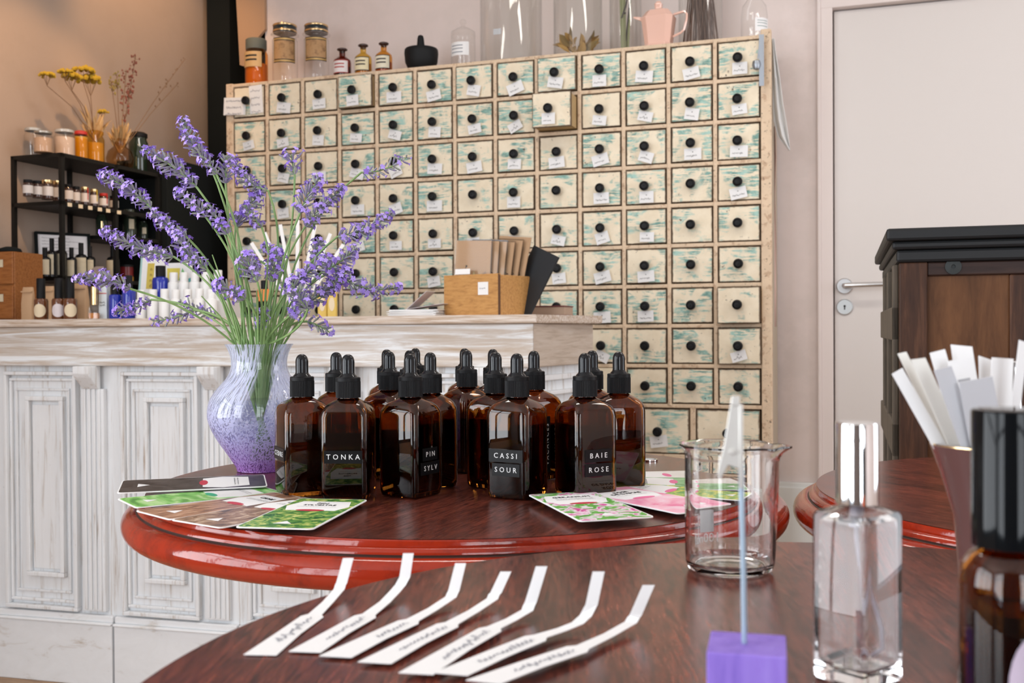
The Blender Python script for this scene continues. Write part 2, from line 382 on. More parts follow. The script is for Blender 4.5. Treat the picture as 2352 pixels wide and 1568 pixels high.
# door
dr = thing('door_1', 'pale pink flush door with a steel lever handle', 'door'); dr.matrix_world = MR @ Matrix.Translation((d1, BW_, 0)); dr['kind'] = 'structure'
mb = MB(); mb.box(.004, dw-.004, .02, .06, .005, dtop-.004); mb.build('door_leaf', M_door, dr, bevel=.002)
mb = MB(); fwid = d1-d0; mb.box(-fwid, 0, -.012, .12, 0, dtop+fwid); mb.box(dw, dw+fwid, -.012, .12, 0, dtop+fwid); mb.box(-fwid, dw+fwid, -.013, .12, dtop, dtop+fwid)
mb.box(0, .01, .045, .075, 0, dtop); mb.box(-fwid-.006, -fwid+.006, -.02, .02, 0, dtop+fwid+.006)
mb.build('door_frame', M_frame, dr, bevel=.003)
hp = onplane(1940, 657, NB*(BW_+.02), NB); ha = hp.dot(TA)-d1; hzz = hp.z
mb = MB(); Ry = Matrix.Rotation(R_(90), 4, 'X')
mb.lathe([(0, 0), (.027, 0), (.027, .006), (.024, .009), (0, .009)], 32, T=Matrix.Translation((ha, .02, hzz)) @ Ry)
mb.tube([(ha, .015, hzz), (ha, -.03, hzz), (ha+.006, -.042, hzz), (ha+.02, -.045, hzz), (ha+.135, -.045, hzz+.002)], .0085, 14)
mb.build('door_handle', M_steel, dr)
kp = onplane(1940, 705, NB*(BW_+.02), NB).z
mb = MB(); T = Matrix.Translation((ha, .02, kp)) @ Ry
mb.lathe([(0, 0), (.027, 0), (.027, .005), (.024, .008), (0, .008)], 32, T=T)
mb.lathe([(0, .0082), (.004, .0082), (.004, .0085), (0, .0085)], 12, 1, T=T @ Matrix.Translation((0, .003, 0))); mb.box(-.002, .002, -.009, .003, .0082, .0086, 1, T=T)
mb.build('keyhole_plate', [mat('zinc', (.55, .57, .57), .4, .9), M_inkk], dr)
mb = MB(); mb.box(a_at(1786, BW_), d0-.006, BW_-.03, BW_, 0, z_at(1800, 1105, BW_)-.015); mb.box(a_at(1786, BW_), d0-.006, BW_-.022, BW_, 0, z_at(1800, 1105, BW_))
o = mb.build('baseboard_back', mat('white_gloss_paint', (.72, .73, .71), .35), bevel=.003); o.matrix_world = MR; struct(o)
# ------------------------------------------------------------------ drawer cabinet
CW, RH = .1493, .13
CA13, CB, CK1 = -.3797, 3.3546+.028, 0.857+.95
cab = thing('apothecary_cabinet', 'tall apothecary cabinet of small cream drawers with chipped turquoise paint and black knobs', 'cabinet')
c0 = CA13-12*CW-CW/2; c1 = CA13+CW/2; ztop = CK1+RH/2
cab.matrix_world = MR @ Matrix.Translation((c0, CB, 0)); LW = c1-c0; DEP = .272
zb9 = ztop-9*RH; zrows = [zb9, zb9-.165, zb9-.33, .07]
mb = MB()
mb.box(-.022, LW+.022, DEP-.012, DEP, 0, ztop+.004, 1); mb.box(-.022, -.008, .004, DEP-.012, 0, ztop+.006, 1); mb.box(LW+.008, LW+.022, .004, DEP-.012, 0, ztop+.006, 1)
mb.box(-.008, LW+.008, .03, DEP-.012, ztop-.006, ztop+.006, 0)
mb.box(-.008, LW+.008, DEP-.03, DEP-.012, .05, ztop-.006, 2)
mb.build('carcass', [M_carc, M_carcs, M_inside], cab, bevel=.001)
mb = MB(); rnd = random.Random(3)
mb.box(-.024, .0062, -.004, .03, 0, ztop+.008); mb.box(LW-.0062, LW+.026, -.004, .03, 0, ztop+.022)
for c in range(1, 13): mb.box(c*CW-.0065, c*CW+.0065, -.002, .10, zb9, ztop+.006)
for r in range(0, 10): mb.box(-.004, LW+.003, .0, .10, ztop-r*RH-.0065, ztop-r*RH+.0065)
for z in zrows[1:]: mb.box(-.004, LW+.003, 0, .10, z-.008, z+.008)
for k in range(1, 9): mb.box(LW-k*CW*1.5-.009, LW-k*CW*1.5+.009, -.001, .10, .07, zb9)
mb.box(-.004, LW+.003, .004, .03, 0, .07)
mb.build('face_frame', M_carc, cab, bevel=.003)
knob_m = MB(); T = Matrix.Rotation(R_(90), 4, 'X')
knob_m.lathe([(.006, -.004), (.0065, .006), (.010, .012), (.0150, .015), (.0160, .020), (.0150, .026), (.010, .0285), (.0085, .0265), (.003, .0262), (0, .0275)], 20, T=T)
knob0 = knob_m.build('knob', M_knob, cab)
def tag_mesh(seed):
    r = random.Random(seed); mb = MB(); w, h = r.uniform(.022, .029), r.uniform(.0155, .019)
    v = [(-w, -h, 0), (w, -h, 0), (w, h, 0), (-w, h, 0)]
    mb.prism([(x, y) for x, y, _ in v], -.0004, 0, T=UPR)
    mb.lathe([(0, .0001), (.0016, .0001), (0, .0012)], 8, 1, T=UPR @ Matrix.Translation((0, h*.35, 0)))
    if r.random() < .85: scrib(mb, -w*.75, -h*.35, w*r.uniform(1.1, 1.5), .0062, UPR, 1, .00045, .0003, r)
    me = mb.build('name_card', [M_paper, M_inkk], cab); return me
tagv = [tag_mesh(i) for i in range(9)]
def drawer_mesh(w, h):
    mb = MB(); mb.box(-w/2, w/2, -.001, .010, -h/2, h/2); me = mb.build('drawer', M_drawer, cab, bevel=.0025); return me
dm = [drawer_mesh(CW-.0185, RH-.0185)]
def box_mesh(w, h):
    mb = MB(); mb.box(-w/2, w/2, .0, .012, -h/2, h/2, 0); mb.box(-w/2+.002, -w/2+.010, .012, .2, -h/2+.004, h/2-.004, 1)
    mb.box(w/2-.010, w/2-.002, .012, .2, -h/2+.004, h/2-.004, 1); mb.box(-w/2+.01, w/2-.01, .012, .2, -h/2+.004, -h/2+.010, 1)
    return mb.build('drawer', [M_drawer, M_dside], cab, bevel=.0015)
TAGS = {1: {3: 2, 4: 3, 5: 0, 6: 10, 7: -12, 8: 20, 9: -11, 10: 0, 11: -6, 12: 11, 13: 0, 2: -8},
 2: {1: 12, 2: 8, 3: -4, 4: -7, 5: -16, 6: -4, 7: 9, 8: 28, 9: 0, 10: -8, 11: -14, 12: -10, 13: 6},
 3: {1: 10, 2: -14, 3: 0, 4: -18, 5: 22, 6: -4, 7: 8, 8: -3, 9: 5, 10: 14, 11: -18, 12: 1, 13: -1},
 4: {2: 6, 4: 0, 5: 18, 6: 0, 8: 0, 10: 2, 11: 0, 13: 12, 1: 8},
 5: {1: 20, 4: 14, 5: 0, 6: 0, 7: 5, 8: -9, 9: -14, 10: 16, 11: -2}, 6: {4: -16, 6: 10, 9: 6, 10: 14, 11: 5},
 7: {10: 4, 11: 2}, 8: {10: -26, 13: 16}}
OUT = {(1, 4): .02, (1, 9): .015, (2, 9): .075, (7, 13): .03, (8, 13): .016, (1, 7): .006}
knobp = {}
def put(src, parent, x, y, z, ry=0, name=None):
    c = src.copy(); S.collection.objects.link(c); c.parent = parent; c.location = (x, y, z); c.rotation_euler = (0, R_(ry), 0); return c
n = 0; rr = random.Random(11)
shown = [(r, c) for r in range(1, 8) for c in range(1, 14)] + [(8, c) for c in (10, 11, 12, 13)] + [(9, c) for c in (11, 12, 13)]
hidden = [(r, c) for r in (8, 9) for c in range(1, 14) if (r, c) not in shown]
def add_drawer(d, tilt, r, c, kx=0, kz=0):
    put(knob0, d, kx, -.001, .001+kz)
    if tilt is not None: put(tagv[(r*5+c*3) % 9], d, kx+.004*math.sin(r*7+c)+.002, -.012, kz-.033-.002*math.cos(c*3+r), -tilt)
for (r, c) in shown:
    x = (c-.5)*CW + rr.uniform(-.001, .001); z = ztop-(r-.5)*RH + rr.uniform(-.001, .001); y = -OUT.get((r, c), rr.uniform(-.003, .001))
    if (r, c) in OUT: d = box_mesh(CW-.016, RH-.016); d.location = (x, y, z)
    else: d = put(dm[0], cab, x, y, z)
    d.rotation_euler = (0, R_(rr.uniform(-.5, .5)), 0)
    if (r, c) == (2, 9): d['label'] = 'drawer pulled out of the front'
    add_drawer(d, TAGS.get(r, {}).get(c), r, c, -.002 if (r, c) != (2, 9) else -.006)
mb = MB()
for (r, c) in hidden: mb.box((c-.5)*CW-.067, (c-.5)*CW+.067, 0, .010, ztop-(r-.5)*RH-.057, ztop-(r-.5)*RH+.057)
for k in range(1, 9):
    for q in range(3):
        if k in (1, 2) and q == 0: continue
        x1 = LW-(k-1)*CW*1.5-.011; x0 = max(x1+.022-CW*1.5, .002); mb.box(x0, x1, 0, .01, zrows[q+1]+.011, zrows[q]-.011)
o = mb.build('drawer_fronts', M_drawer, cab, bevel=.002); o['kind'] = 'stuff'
for k in (1, 2):
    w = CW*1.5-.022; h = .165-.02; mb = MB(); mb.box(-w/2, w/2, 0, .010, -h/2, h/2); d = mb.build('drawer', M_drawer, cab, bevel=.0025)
    d.location = (LW-(k-.5)*CW*1.5, 0, zb9-.165/2); d['label'] = 'wider bottom drawer'
    add_drawer(d, 8 if k == 2 else None, 10, k, 0, -.002)
bpy.data.objects.remove(dm[0]); bpy.data.objects.remove(knob0)
for t in tagv: bpy.data.objects.remove(t)
# two notes taped by the first drawer
def note(px0, px1, py0, py1, b, lab, rows, ang=0, dz=0):
    cx, cy = (px0+px1)/2, (py0+py1)/2; p = onplane(cx, cy, NB*b, NB); Zs = p.y/F
    w, h = (px1-px0)*Zs/2/.93, (py1-py0)*Zs/2; mb = MB(); mb.prism([(-w, -h), (w, -h), (w, h), (-w, h)], -.0005, 0, T=UPR)
    for i in range(rows): scrib(mb, -w*.8, h*(.6-1.5*i/max(rows-1, 1)), w*1.4, .008, UPR, 1, .0005, .0004)
    o = mb.build('paper_note', [M_paper, M_ink]); o.matrix_world = MR @ Matrix.Translation((p.dot(TA), b, p.z)) @ Matrix.Rotation(R_(ang), 4, 'Y')
    tag(o, lab, 'note'); return o
note(512, 566, 224, 264, CB-.012, 'white handwritten note sticking out past the cabinet left edge', 3, 3)
note(572, 604, 196, 260, CB-.006, 'tall white handwritten note taped right of the first drawer knob', 4, -3)
# ------------------------------------------------------------------ things on top of the cabinet
ZC = ztop+.0068
def cabtop(px, back=.1):
    b = CB+back; a = a_at(px, b); return room(a, b, ZC)
def sc(p): return p.y/F
def apoth_jar(px, wpx, hpx, label):
    p = cabtop(px, .12); k = sc(p); R = wpx*k/2; H = hpx*k
    t = thing('apothecary_jar', label, 'jar', p, R_(12), 'gold labelled apothecary jars')
    mb = MB(); mb.lathe([(0, .001), (R*.9, 0), (R*.92, .004), (R*.92, H*.74), (R*.8, H*.80), (R*.80, H*.82), (R*1.02, H*.83), (R*1.02, H*.845), (R*.8, H*.85), (R*.78, H*.86)], 40); mb.build('body', M_tg, t)
    mb = MB(); mb.lathe([(0, H*.86), (R*.84, H*.86), (R*.86, H*.875), (R*.86, H*.98), (R*.80, H), (0, H*1.005)], 40); b1 = mb.build('lid', mat('black_lid_glaze', (.02, .03, .035), .12), t)
    mb = MB()
    for z in (.875, .965): mb.lathe([(R*.865, H*z), (R*.885, H*(z+.008)), (R*.885, H*(z+.022)), (R*.865, H*(z+.03))], 40)
    mb.build('gold_band', M_gold, b1)
    def arc(r, z0, z1, a0, a1, mi, mb):
        n = 14; v = []; 
        for i in range(n+1):
            a = a0+(a1-a0)*i/n; v += [(r*math.cos(a), r*math.sin(a), z0), (r*math.cos(a), r*math.sin(a), z1)]
        mb.add(v, [(2*i, 2*i+2, 2*i+3, 2*i+1) for i in range(n)], mi, True)
    mb = MB(); A0, A1 = R_(-150), R_(-40)
    arc(R*.935, H*.36, H*.76, A0, A1, 0, mb); arc(R*.942, H*.375, H*.745, A0+.04, A1-.04, 1, mb); arc(R*.949, H*.40, H*.72, A0+.1, A1-.1, 0, mb); arc(R*.955, H*.415, H*.705, A0+.14, A1-.14, 2, mb)
    mb.build('label_plate', [mat('black_glaze', (.03, .02, .015), .4), mat('dull_gold', (.55, .36, .13), .4, .3), worn('worn_gilt', (.50, .29, .13), (.26, .14, .06), (.5, .62), 40)], t)
    return t
apoth_jar(660, 62, 143, 'clear glass apothecary jar with gold label, left one of the pair')
j = apoth_jar(732, 62, 136, 'clear glass apothecary jar with gold label and a white chip, right one of the pair')
def curve_label(mb, R, z0, z1, a0, a1, mi):
    n = 10; v = []
    for i in range(n+1):
        a = a0+(a1-a0)*i/n; v += [(R*math.cos(a), R*math.sin(a), z0), (R*math.cos(a), R*math.sin(a), z1)]
    mb.add(v, [(2*i, 2*i+2, 2*i+3, 2*i+1) for i in range(n)], mi, True)
p = cabtop(594, .12); k = sc(p); R = 27*k; H = 116*k
t = thing('brown_jar', 'amber glass jar with grey lid and torn gilt label at the cabinet left end', 'jar', p)
mb = MB(); mb.lathe([(0, .001), (R*.95, 0), (R*.97, .004), (R*.97, H*.7), (R*.85, H*.76), (R*.85, H*.8)], 36); mb.build('body', M_tgo, t)
mb = MB(); mb.lathe([(0, .004), (R*.9, .004), (R*.9, H*.5), (0, H*.5)], 30); mb.build('contents', mat('amber_contents', (.56, .25, .03), .4), t)
mb = MB(); mb.lathe([(0, H*.79), (R*.86, H*.79), (R*.88, H*.80), (R*.88, H*.98), (R*.8, H), (0, H)], 36); mb.build('lid', mat('grey_green_lid', (.13, .14, .12), .7, bump=.3), t)
mb = MB(); curve_label(mb, R*.985, H*.42, H*.72, R_(-160), R_(-50), 0)
for z in (.62, .54): curve_label(mb, R*.99, H*z, H*(z+.035), R_(-140), R_(-75), 1)
mb.build('label_plate', [mat('gilt_paper', (.56, .37, .17), .45), M_inkk], t)
def reagent(px, wpx, hpx, m, content, lab, border, label):
    p = cabtop(px, .1); k = sc(p); R = wpx*k/2; H = hpx*k
    t = thing('reagent_bottle', label, 'bottle', p, 0, 'small brown reagent bottles')
    mb = MB(); mb.lathe([(0, .001), (R*.94, 0), (R, .004), (R, H*.56), (R*.93, H*.64), (R*.55, H*.72), (R*.34, H*.76), (R*.34, H*.92)], 32); mb.build('body', m, t)
    mb = MB(); mb.lathe([(0, .003), (R*.93, .003), (R*.93, H*.42), (0, H*.42)], 28); mb.build('contents', content, t)
    mb = MB(); mb.lathe([(0, H*.88), (R*.3, H*.88), (R*.36, H*.92), (R*.58, H*.95), (R*.60, H*.98), (R*.5, H), (0, H)], 24); mb.build('stopper', mat('brown_stopper', (.05, .02, .012), .3), t)
    mb = MB(); curve_label(mb, R*1.01, H*.20, H*.60, R_(-165), R_(-40), 0); curve_label(mb, R*1.02, H*.225, H*.575, R_(-160), R_(-45), 1)
    for z in (.46, .36): curve_label(mb, R*1.028, H*z, H*(z+.04), R_(-142), R_(-70), 0)
    mb.build('label_plate', [border, lab], t)
Mdk = mat('label_border_dark', (.03, .02, .02), .6)
reagent(791, 40, 74, M_tgb, mat('brown_contents', (.09, .02, .01), .3), mat('label_white', (.78, .74, .74), .6), mat('label_border_red', (.45, .08, .07), .6), 'dark brown reagent bottle with red-framed white label, left of three')
reagent(839, 39, 79, M_tgy, mat('yellow_contents', (.50, .24, .02), .3), mat('label_cream', (.80, .72, .48), .6), Mdk, 'amber yellow reagent bottle with cream label, middle of three')
reagent(886, 39, 79, M_tgo, mat('orange_contents', (.36, .10, .015), .3), mat('label_cream2', (.82, .78, .62), .6), Mdk, 'orange brown reagent bottle beside the black mortar')
p = cabtop(972, .08); k = sc(p); R = 39*k; H = 53*k
t = thing('mortar', 'matte black stone mortar bowl on the cabinet top', 'mortar', p); Mst = mat('black_stone', (.007, .008, .009), .6, bump=.2); Mst.node_tree.nodes['Principled BSDF'].inputs['Specular IOR Level'].default_value = .3
mb = MB(); mb.lathe([(0, 0), (R*.62, 0), (R*.72, .004), (R*.95, H*.42), (R, H*.8), (R*.98, H*.96), (R*.93, H), (R*.86, H*.96), (R*.8, H*.6), (R*.4, H*.25), (0, H*.2)], 40); mb.build('bowl', Mst, t)
mb = MB(); q = Vector((0, 0, 0)); mb.tube([p+Vector((0, 0, .3*H)), p+Vector((-.001, -.002, .9*H)), p+Vector((-.002, -.003, 1.45*H)), p+Vector((-.002, -.003, 1.56*H)), p+Vector((-.002, -.003, 1.6*H))], [R*.3, R*.26, R*.19, R*.15, R*.05], 16)
tag(mb.build('pestle', Mst), 'black stone pestle standing upright in the mortar', 'pestle')
p = cabtop(1068, .1); k = sc(p); R = 28*k; H = 116*k
t = thing('glass_stopper_jar', 'small clear glass jar with a domed knob stopper and white label', 'jar', p)
mb = MB(); mb.lathe([(0, .001), (R*.95, 0), (R, .004), (R, H*.62), (R*.92, H*.66)], 36); mb.build('body', M_tg, t)
mb = MB(); mb.lathe([(R*.9, H*.66), (R*1.02, H*.67), (R*.98, H*.74), (R*.6, H*.80), (R*.25, H*.84), (R*.12, H*.87), (R*.25, H*.92), (R*.28, H*.95), (R*.15, H*.99), (0, H)], 32); mb.build('stopper', M_tg, t)
mb = MB(); curve_label(mb, R*1.01, H*.24, H*.50, R_(-160), R_(-60), 0); 
for z in (.42, .36, .29): curve_label(mb, R*1.02, H*z, H*(z+.02), R_(-150), R_(-90), 1)
mb.build('label_plate', [M_paper, mat('grey_print', (.3, .32, .36), .6)], t)
def cylinder(px, wpx, H, label, back=.12, dome=False, r_=None):
    p = cabtop(px, back); k = sc(p); R = wpx*k/2
    t = thing('glass_cylinder_vase', label, 'glass vase', p)
    mb = MB(); mb.lathe([(0, .004), (R*.97, .004), (R*.985, .002), (R, .0), (R, H), (R-.002, H), (R-.003, .008), (0, .008)], 44); mb.build('glass_wall', M_tg, t); return p, R
cylinder(1178, 142, .40, 'wide tall clear glass cylinder on the cabinet beside the stopper jar', .13)
mb = MB(); p = cabtop(1146, .05); mb.prism([(-.014, -.010), (.014, -.010), (.014, .010), (-.014, .010)], 0, .0006, T=UPR); o = mb.build('price_sticker', mat('pale_grey_sticker', (.60, .62, .66), .6)); o.matrix_world = MR @ Matrix.Translation((p.dot(TA)+.0, p.dot(NB), z_at(1146, 72, CB+.05)))
tag(o, 'small grey square sticker on the widest glass cylinder', 'sticker')
p, R = cylinder(1331, 112, .40, 'clear glass cylinder holding curled dry leaves', .12)
def leaf(mb, base, dirv, L, w, mi=0, curl=.3, rnd=random):
    d = Vector(dirv).normalized(); side = d.cross(Vector((rnd.uniform(-1, 1), rnd.uniform(-1, 1), rnd.uniform(-1, 1)))).normalized(); nn = d.cross(side)
    rows = []; n = 6
    for i in range(n+1):
        t = i/n; ww = w*math.sin(PI*min(1, t*.93+.07))**.8; c = Vector(base)+d*L*t+nn*curl*L*t*t
        rows.append([c-side*ww+nn*ww*.4, c, c+side*ww+nn*ww*.4])
    v = [q for r in rows for q in r]; f = []
    for i in range(n):
        for j in range(2): f.append((i*3+j, i*3+j+1, (i+1)*3+j+1, (i+1)*3+j))
    mb.add(v, f, mi, True)
rr = random.Random(5); mb = MB()
for i in range(26):
    a = rr.uniform(0, 2*PI); q = Vector((math.cos(a)*R*.40, math.sin(a)*R*.35, .014+rr.uniform(0, .05)))
    leaf(mb, p+q, (math.cos(a)*.7, math.sin(a)*.7, rr.uniform(.2, 1.2)), rr.uniform(.04, .062), rr.uniform(.008, .014), i % 3 == 0, rr.uniform(-.4, .5), rr)
    mb.tube([p+Vector((0, 0, .012)), p+q], .0015, 5)
tag(mb.build('dried_leaves', [mat('dry_ochre_leaf', (.46, .28, .09), .8), mat('dry_olive_leaf', (.26, .18, .07), .8)]), 'curled ochre dry leaves inside the glass cylinder', 'dried leaves', kind='stuff')
p, R = cylinder(1440, 74, .36, 'narrow glass cylinder of pale sticks behind the pink jug', .15)
rr = random.Random(8)
for i in range(7):
    mb = MB(); x = -.004+rr.uniform(-.018, .030); y = rr.uniform(-.02, .02); b0 = p+Vector((x, y, .012)); lean = Vector((rr.uniform(-.01, .03), rr.uniform(-.01, .01), rr.uniform(.30, .40)))
    mb.tube([b0, b0+lean*.5, b0+lean], .003, 6, T=None)
    tag(mb.build('dry_stick', mat('pale_green_stick', (.34, .36, .18), .7)), 'pale green-brown dry stick standing in the glass behind the pink jug', 'stick', 'pale sticks in the narrow glass')
mb = MB(); q1 = onplane(1427, 42, NB*(CB+.12), NB); q0 = onplane(1455, 2, NB*(CB+.12), NB)
mb.tube([p+Vector((.0, 0, .06)), Vector((q0.x, q0.y, p.z+.30)), (q0+q1)/2+Vector((-.006, 0, .01)), q1], [.002, .003, .003, .002], 7)
for d in (.3, .7): c = q0.lerp(q1, d); mb.ball(c, .004, n=6, m=4)
tag(mb.build('dark_twig', mat('dark_bark', (.06, .05, .05), .8)), 'bent dark twig leaning out left of the pink jug', 'twig')
# pink faceted coffee jug
p = cabtop(1516, .06); k = sc(p); t = thing('coffee_jug', 'glossy salmon pink faceted ceramic coffee jug with angular handle', 'jug', p, -YAW-R_(4))
Mpk = mat('salmon_glaze', (.82, .52, .42), .12, coat=.7)
def octr(a, b, z, ch=.35): return [(a, -b*(1-ch), z), (a, b*(1-ch), z), (a*(1-ch), b, z), (-a*(1-ch), b, z), (-a, b*(1-ch), z), (-a, -b*(1-ch), z), (-a*(1-ch), -b, z), (a*(1-ch), -b, z)]
mb = MB(); u = k*.98
mb.loft([octr(33*u, 24*u, 0), octr(33*u, 24*u, 5*u), octr(30*u, 22*u, 9*u), octr(38*u, 28*u, 72*u), octr(36*u, 26*u, 74*u)], 0, True, smooth=False); mb.build('body', Mpk, t, bevel=.002)
mb = MB(); mb.loft([octr(36.5*u, 26*u, 73.6*u), octr(25*u, 18*u, 88*u), octr(9*u, 8*u, 92*u), octr(8*u, 7*u, 94*u), octr(9*u, 8*u, 104*u), octr(5*u, 5*u, 110*u)], 0, True, smooth=False); mb.build('lid', Mpk, t, bevel=.001)
mb = MB(); mb.tube([(36*u, 0, 76*u), (52*u, 0, 79*u), (62*u, 0, 80*u), (67*u, 0, 72*u), (66*u, 0, 60*u), (60*u, 0, 38*u), (52*u, 0, 32*u), (33*u, 0, 25*u)], 3.4*u, 4); mb.build('handle', Mpk, t, bevel=.001)
mb = MB(); mb.loft([[(-28*u, y*8*u, z*u) for y, z in ((-1, 58), (1, 58), (.8, 74), (-.8, 74))], [(-44*u, y*4.5*u, z*u) for y, z in ((-1, 70), (1, 70), (.8, 79), (-.8, 79))], [(-60*u, y*3.5*u, z*u) for y, z in ((-1, 77.5), (1, 77.5), (.8, 82), (-.8, 82))]], 0, True, smooth=False); mb.build('spout', Mpk, t, bevel=.001)
p, R = cylinder(1612, 100, .40, 'tall clear glass cylinder filled with brown twigs', .14)
rr = random.Random(9); mb = MB()
for i in range(130):
    a = rr.uniform(0, 2*PI); r1 = R*.85*math.sqrt(rr.random()); a2 = a+rr.uniform(-.5, .5); b0 = p+Vector((r1*math.cos(a), r1*math.sin(a), .012))
    r2 = r1*.7; m_ = p+Vector((r2*math.cos(a2), r2*math.sin(a2), .17)); e = p+Vector((r1*1.0*math.cos(a2), r1*1.0*math.sin(a2), .38))
    mb.tube([b0, m_, e], .0011, 4)
tag(mb.build('twig_bundle', mat('brown_broom_twig', (.16, .10, .075), .8)), 'dense bundle of thin brown twigs in a glass', 'twigs', kind='stuff')
p = cabtop(1735, .12); k = sc(p); R = 30*k
t = thing('clear_bottle', 'clear glass bottle with a white label at the cabinet right end', 'bottle', p)
mb = MB(); mb.lathe([(0, .001), (R*.95, 0), (R, .004), (R, .09), (R*.9, .125), (R*.4, .155), (R*.36, .19), (R*.42, .2), (R*.4, .21), (0, .21)], 36); mb.build('body', M_tg, t)
mb = MB(); curve_label(mb, R*1.01, .035, .078, R_(-100), R_(-20), 0)
for z in (.05, .06, .068): curve_label(mb, R*1.02, z, z+.002, R_(-90), R_(-35), 1)
mb.build('label_plate', [M_paper, mat('green_grey_print', (.25, .33, .32), .6)], t)
# hanging scoop and towel
p = onplane(1748, 120, NB*(CB-.03), NB)
mb = MB(); mb.box(-.006, .009, -.0015, .0015, -.105, .055); mb.tube([(-.004, 0, .03), (-.010, 0, -.02)], .0025, 6); mb.lathe([(0, 0), (.010, .004), (.014, .016), (.012, .028), (.0, .034)], 12, T=Matrix.Translation((-.014, 0, -.055)))
mb.tube([(0.0, 0, .052), (.0, .02, .06), (.0, .045, .06)], .002, 6)
o = mb.build('metal_scoop', mat('dull_silver', (.33, .36, .40), .35, .8)); o.matrix_world = MR @ Matrix.Translation((p.dot(TA), CB-.03, p.z)); tag(o, 'slim metal scoop hanging over the cabinet top right corner', 'scoop')
def cloth_strip(name, m, pts, lab, cat, ink=None):
    """hanging cloth: rows of (z, a_left, a_right) with waves in depth"""
    mb = MB(); rows = []; n = 14
    for z, x0, x1, b in pts:
        rows.append([(x0+(x1-x0)*i/n, b+.006*math.sin(i*.75+z*4), z) for i in range(n+1)])
    v = [q for r in rows for q in r]; f = []
    for i in range(len(rows)-1):
        for jx in range(n): f.append((i*(n+1)+jx, i*(n+1)+jx+1, (i+1)*(n+1)+jx+1, (i+1)*(n+1)+jx))
    mb.add(v, f, 0, True); o = mb.build(name, [m]); so = o.modifiers.new('thick', 'SOLIDIFY'); so.thickness = .002; o.matrix_world = MR
    return tag(o, lab, cat)
bt = CB+.08
def A(px): return a_at(px, bt)
def Zt(px, py): return z_at(px, py, bt)
cloth_strip('tea_towel', mat('white_linen', (.72, .72, .71), .9, bump=.3), [(Zt(1770, 92), A(1776), A(1781), bt-.01), (Zt(1770, 120), A(1776), A(1784), bt), (Zt(1770, 180), A(1776), A(1794), bt), (Zt(1770, 240), A(1776), A(1801), bt), (Zt(1775, 275), A(1777), A(1807), bt+.01), (Zt(1790, 310), A(1786), A(1812), bt+.02), (Zt(1810, 343), A(1812), A(1816), bt+.02)], 'white linen tea towel hanging down the right side of the cabinet', 'towel')
mb = MB(); T = Matrix.Translation((A(1786), bt-.014, Zt(1786, 208))) @ UPR
mb.lathe([(.018, 0), (.020, 0), (.020, .0006), (.018, .0006)], 24, T=T @ Matrix.Diagonal((.6, 1.1, 1, 1))); scrib(mb, -.007, -.002, .014, .012, T, 0, .0008, .0003)
bt2 = CB+.16
cloth_strip('pink_apron', mat('dusty_pink_cotton', (.60, .42, .36), .9, bump=.3), [(z_at(1778, y, bt2), a_at(x0, bt2), a_at(x1, bt2), bt2) for y, x0, x1 in ((290, 1768, 1783), (360, 1768, 1785), (450, 1770, 1782), (560, 1768, 1784), (650, 1770, 1783), (750, 1768, 1783))], 'dusty pink cotton apron hanging behind the towel beside the cabinet', 'apron')
# ------------------------------------------------------------------ counter
CY = R_(14.9); MC = Matrix.Translation((.051, 2.49, 0)) @ Matrix.Rotation(-CY, 4, 'Z'); MCi = MC.inverted()
CTX = (MC.to_3x3() @ Vector((1, 0, 0))); CTN = (MC.to_3x3() @ Vector((0, 1, 0)))
def cx_(px, back=0.0):
    p = onplane(px, hz(px), MC @ Vector((0, back, CZ)), CTN); return (MCi @ p).x
CT = .988
def ctr(px, back, z=CT): return MC @ Vector((cx_(px, back), back, z))
cnt = thing('shop_counter', 'long whitewashed wooden shop counter with panelled front and corbels', 'counter'); cnt.matrix_world = MC
mb = MB(); mb.prism([(-1.78, .022), (-.02, .022), (.055, .31), (-1.78, .31)], 0, .866); mb.build('body', M_ww_v, cnt)
mb = MB(); mb.prism([(-1.78, 0), (0, 0), (0.0, .02), (-1.78, .02)], .868, .966); mb.prism([(-1.78, -.008), (.004, -.008), (.004, .02), (-1.78, .02)], .862, .874); mb.build('frieze', M_ww_h, cnt, bevel=.003)
mb = MB(); mb.prism([(.0, 0), (.078, .36), (.06, .38), (-.05, .38), (-.05, .02), (-.001, .02)], .868, .966); mb.prism([(.004, .0), (.084, .36), (.06, .386), (-.05, .386), (-.05, .02)], .862, .874); mb.build('end_frieze', M_ww_s, cnt, bevel=.003)
arc_ = [(.06+.045*math.cos(t), .345+.05*math.sin(t)) for t in [R_(x) for x in range(-10, 91, 10)]]
mb = MB(); mb.prism([(-1.78, -.016), (.012, -.016), (.012, .01)] + arc_ + [(-1.78, .375)], .967, .988); mb.build('worktop', M_wtop, cnt, bevel=.005)
per = cx_(463)-cx_(182); j0 = cx_(252)
def moulding(mb, x0, x1, z0, z1, w, d, T=None, y=.022):
    d *= 1.7
    for (a, b, c, e) in ((x0, x1, z1-w, z1), (x0, x1, z0, z0+w), (x0, x0+w, z0+w, z1-w), (x1-w, x1, z0+w, z1-w)): mb.box(a, b, y-d, y, c, e, T=T)
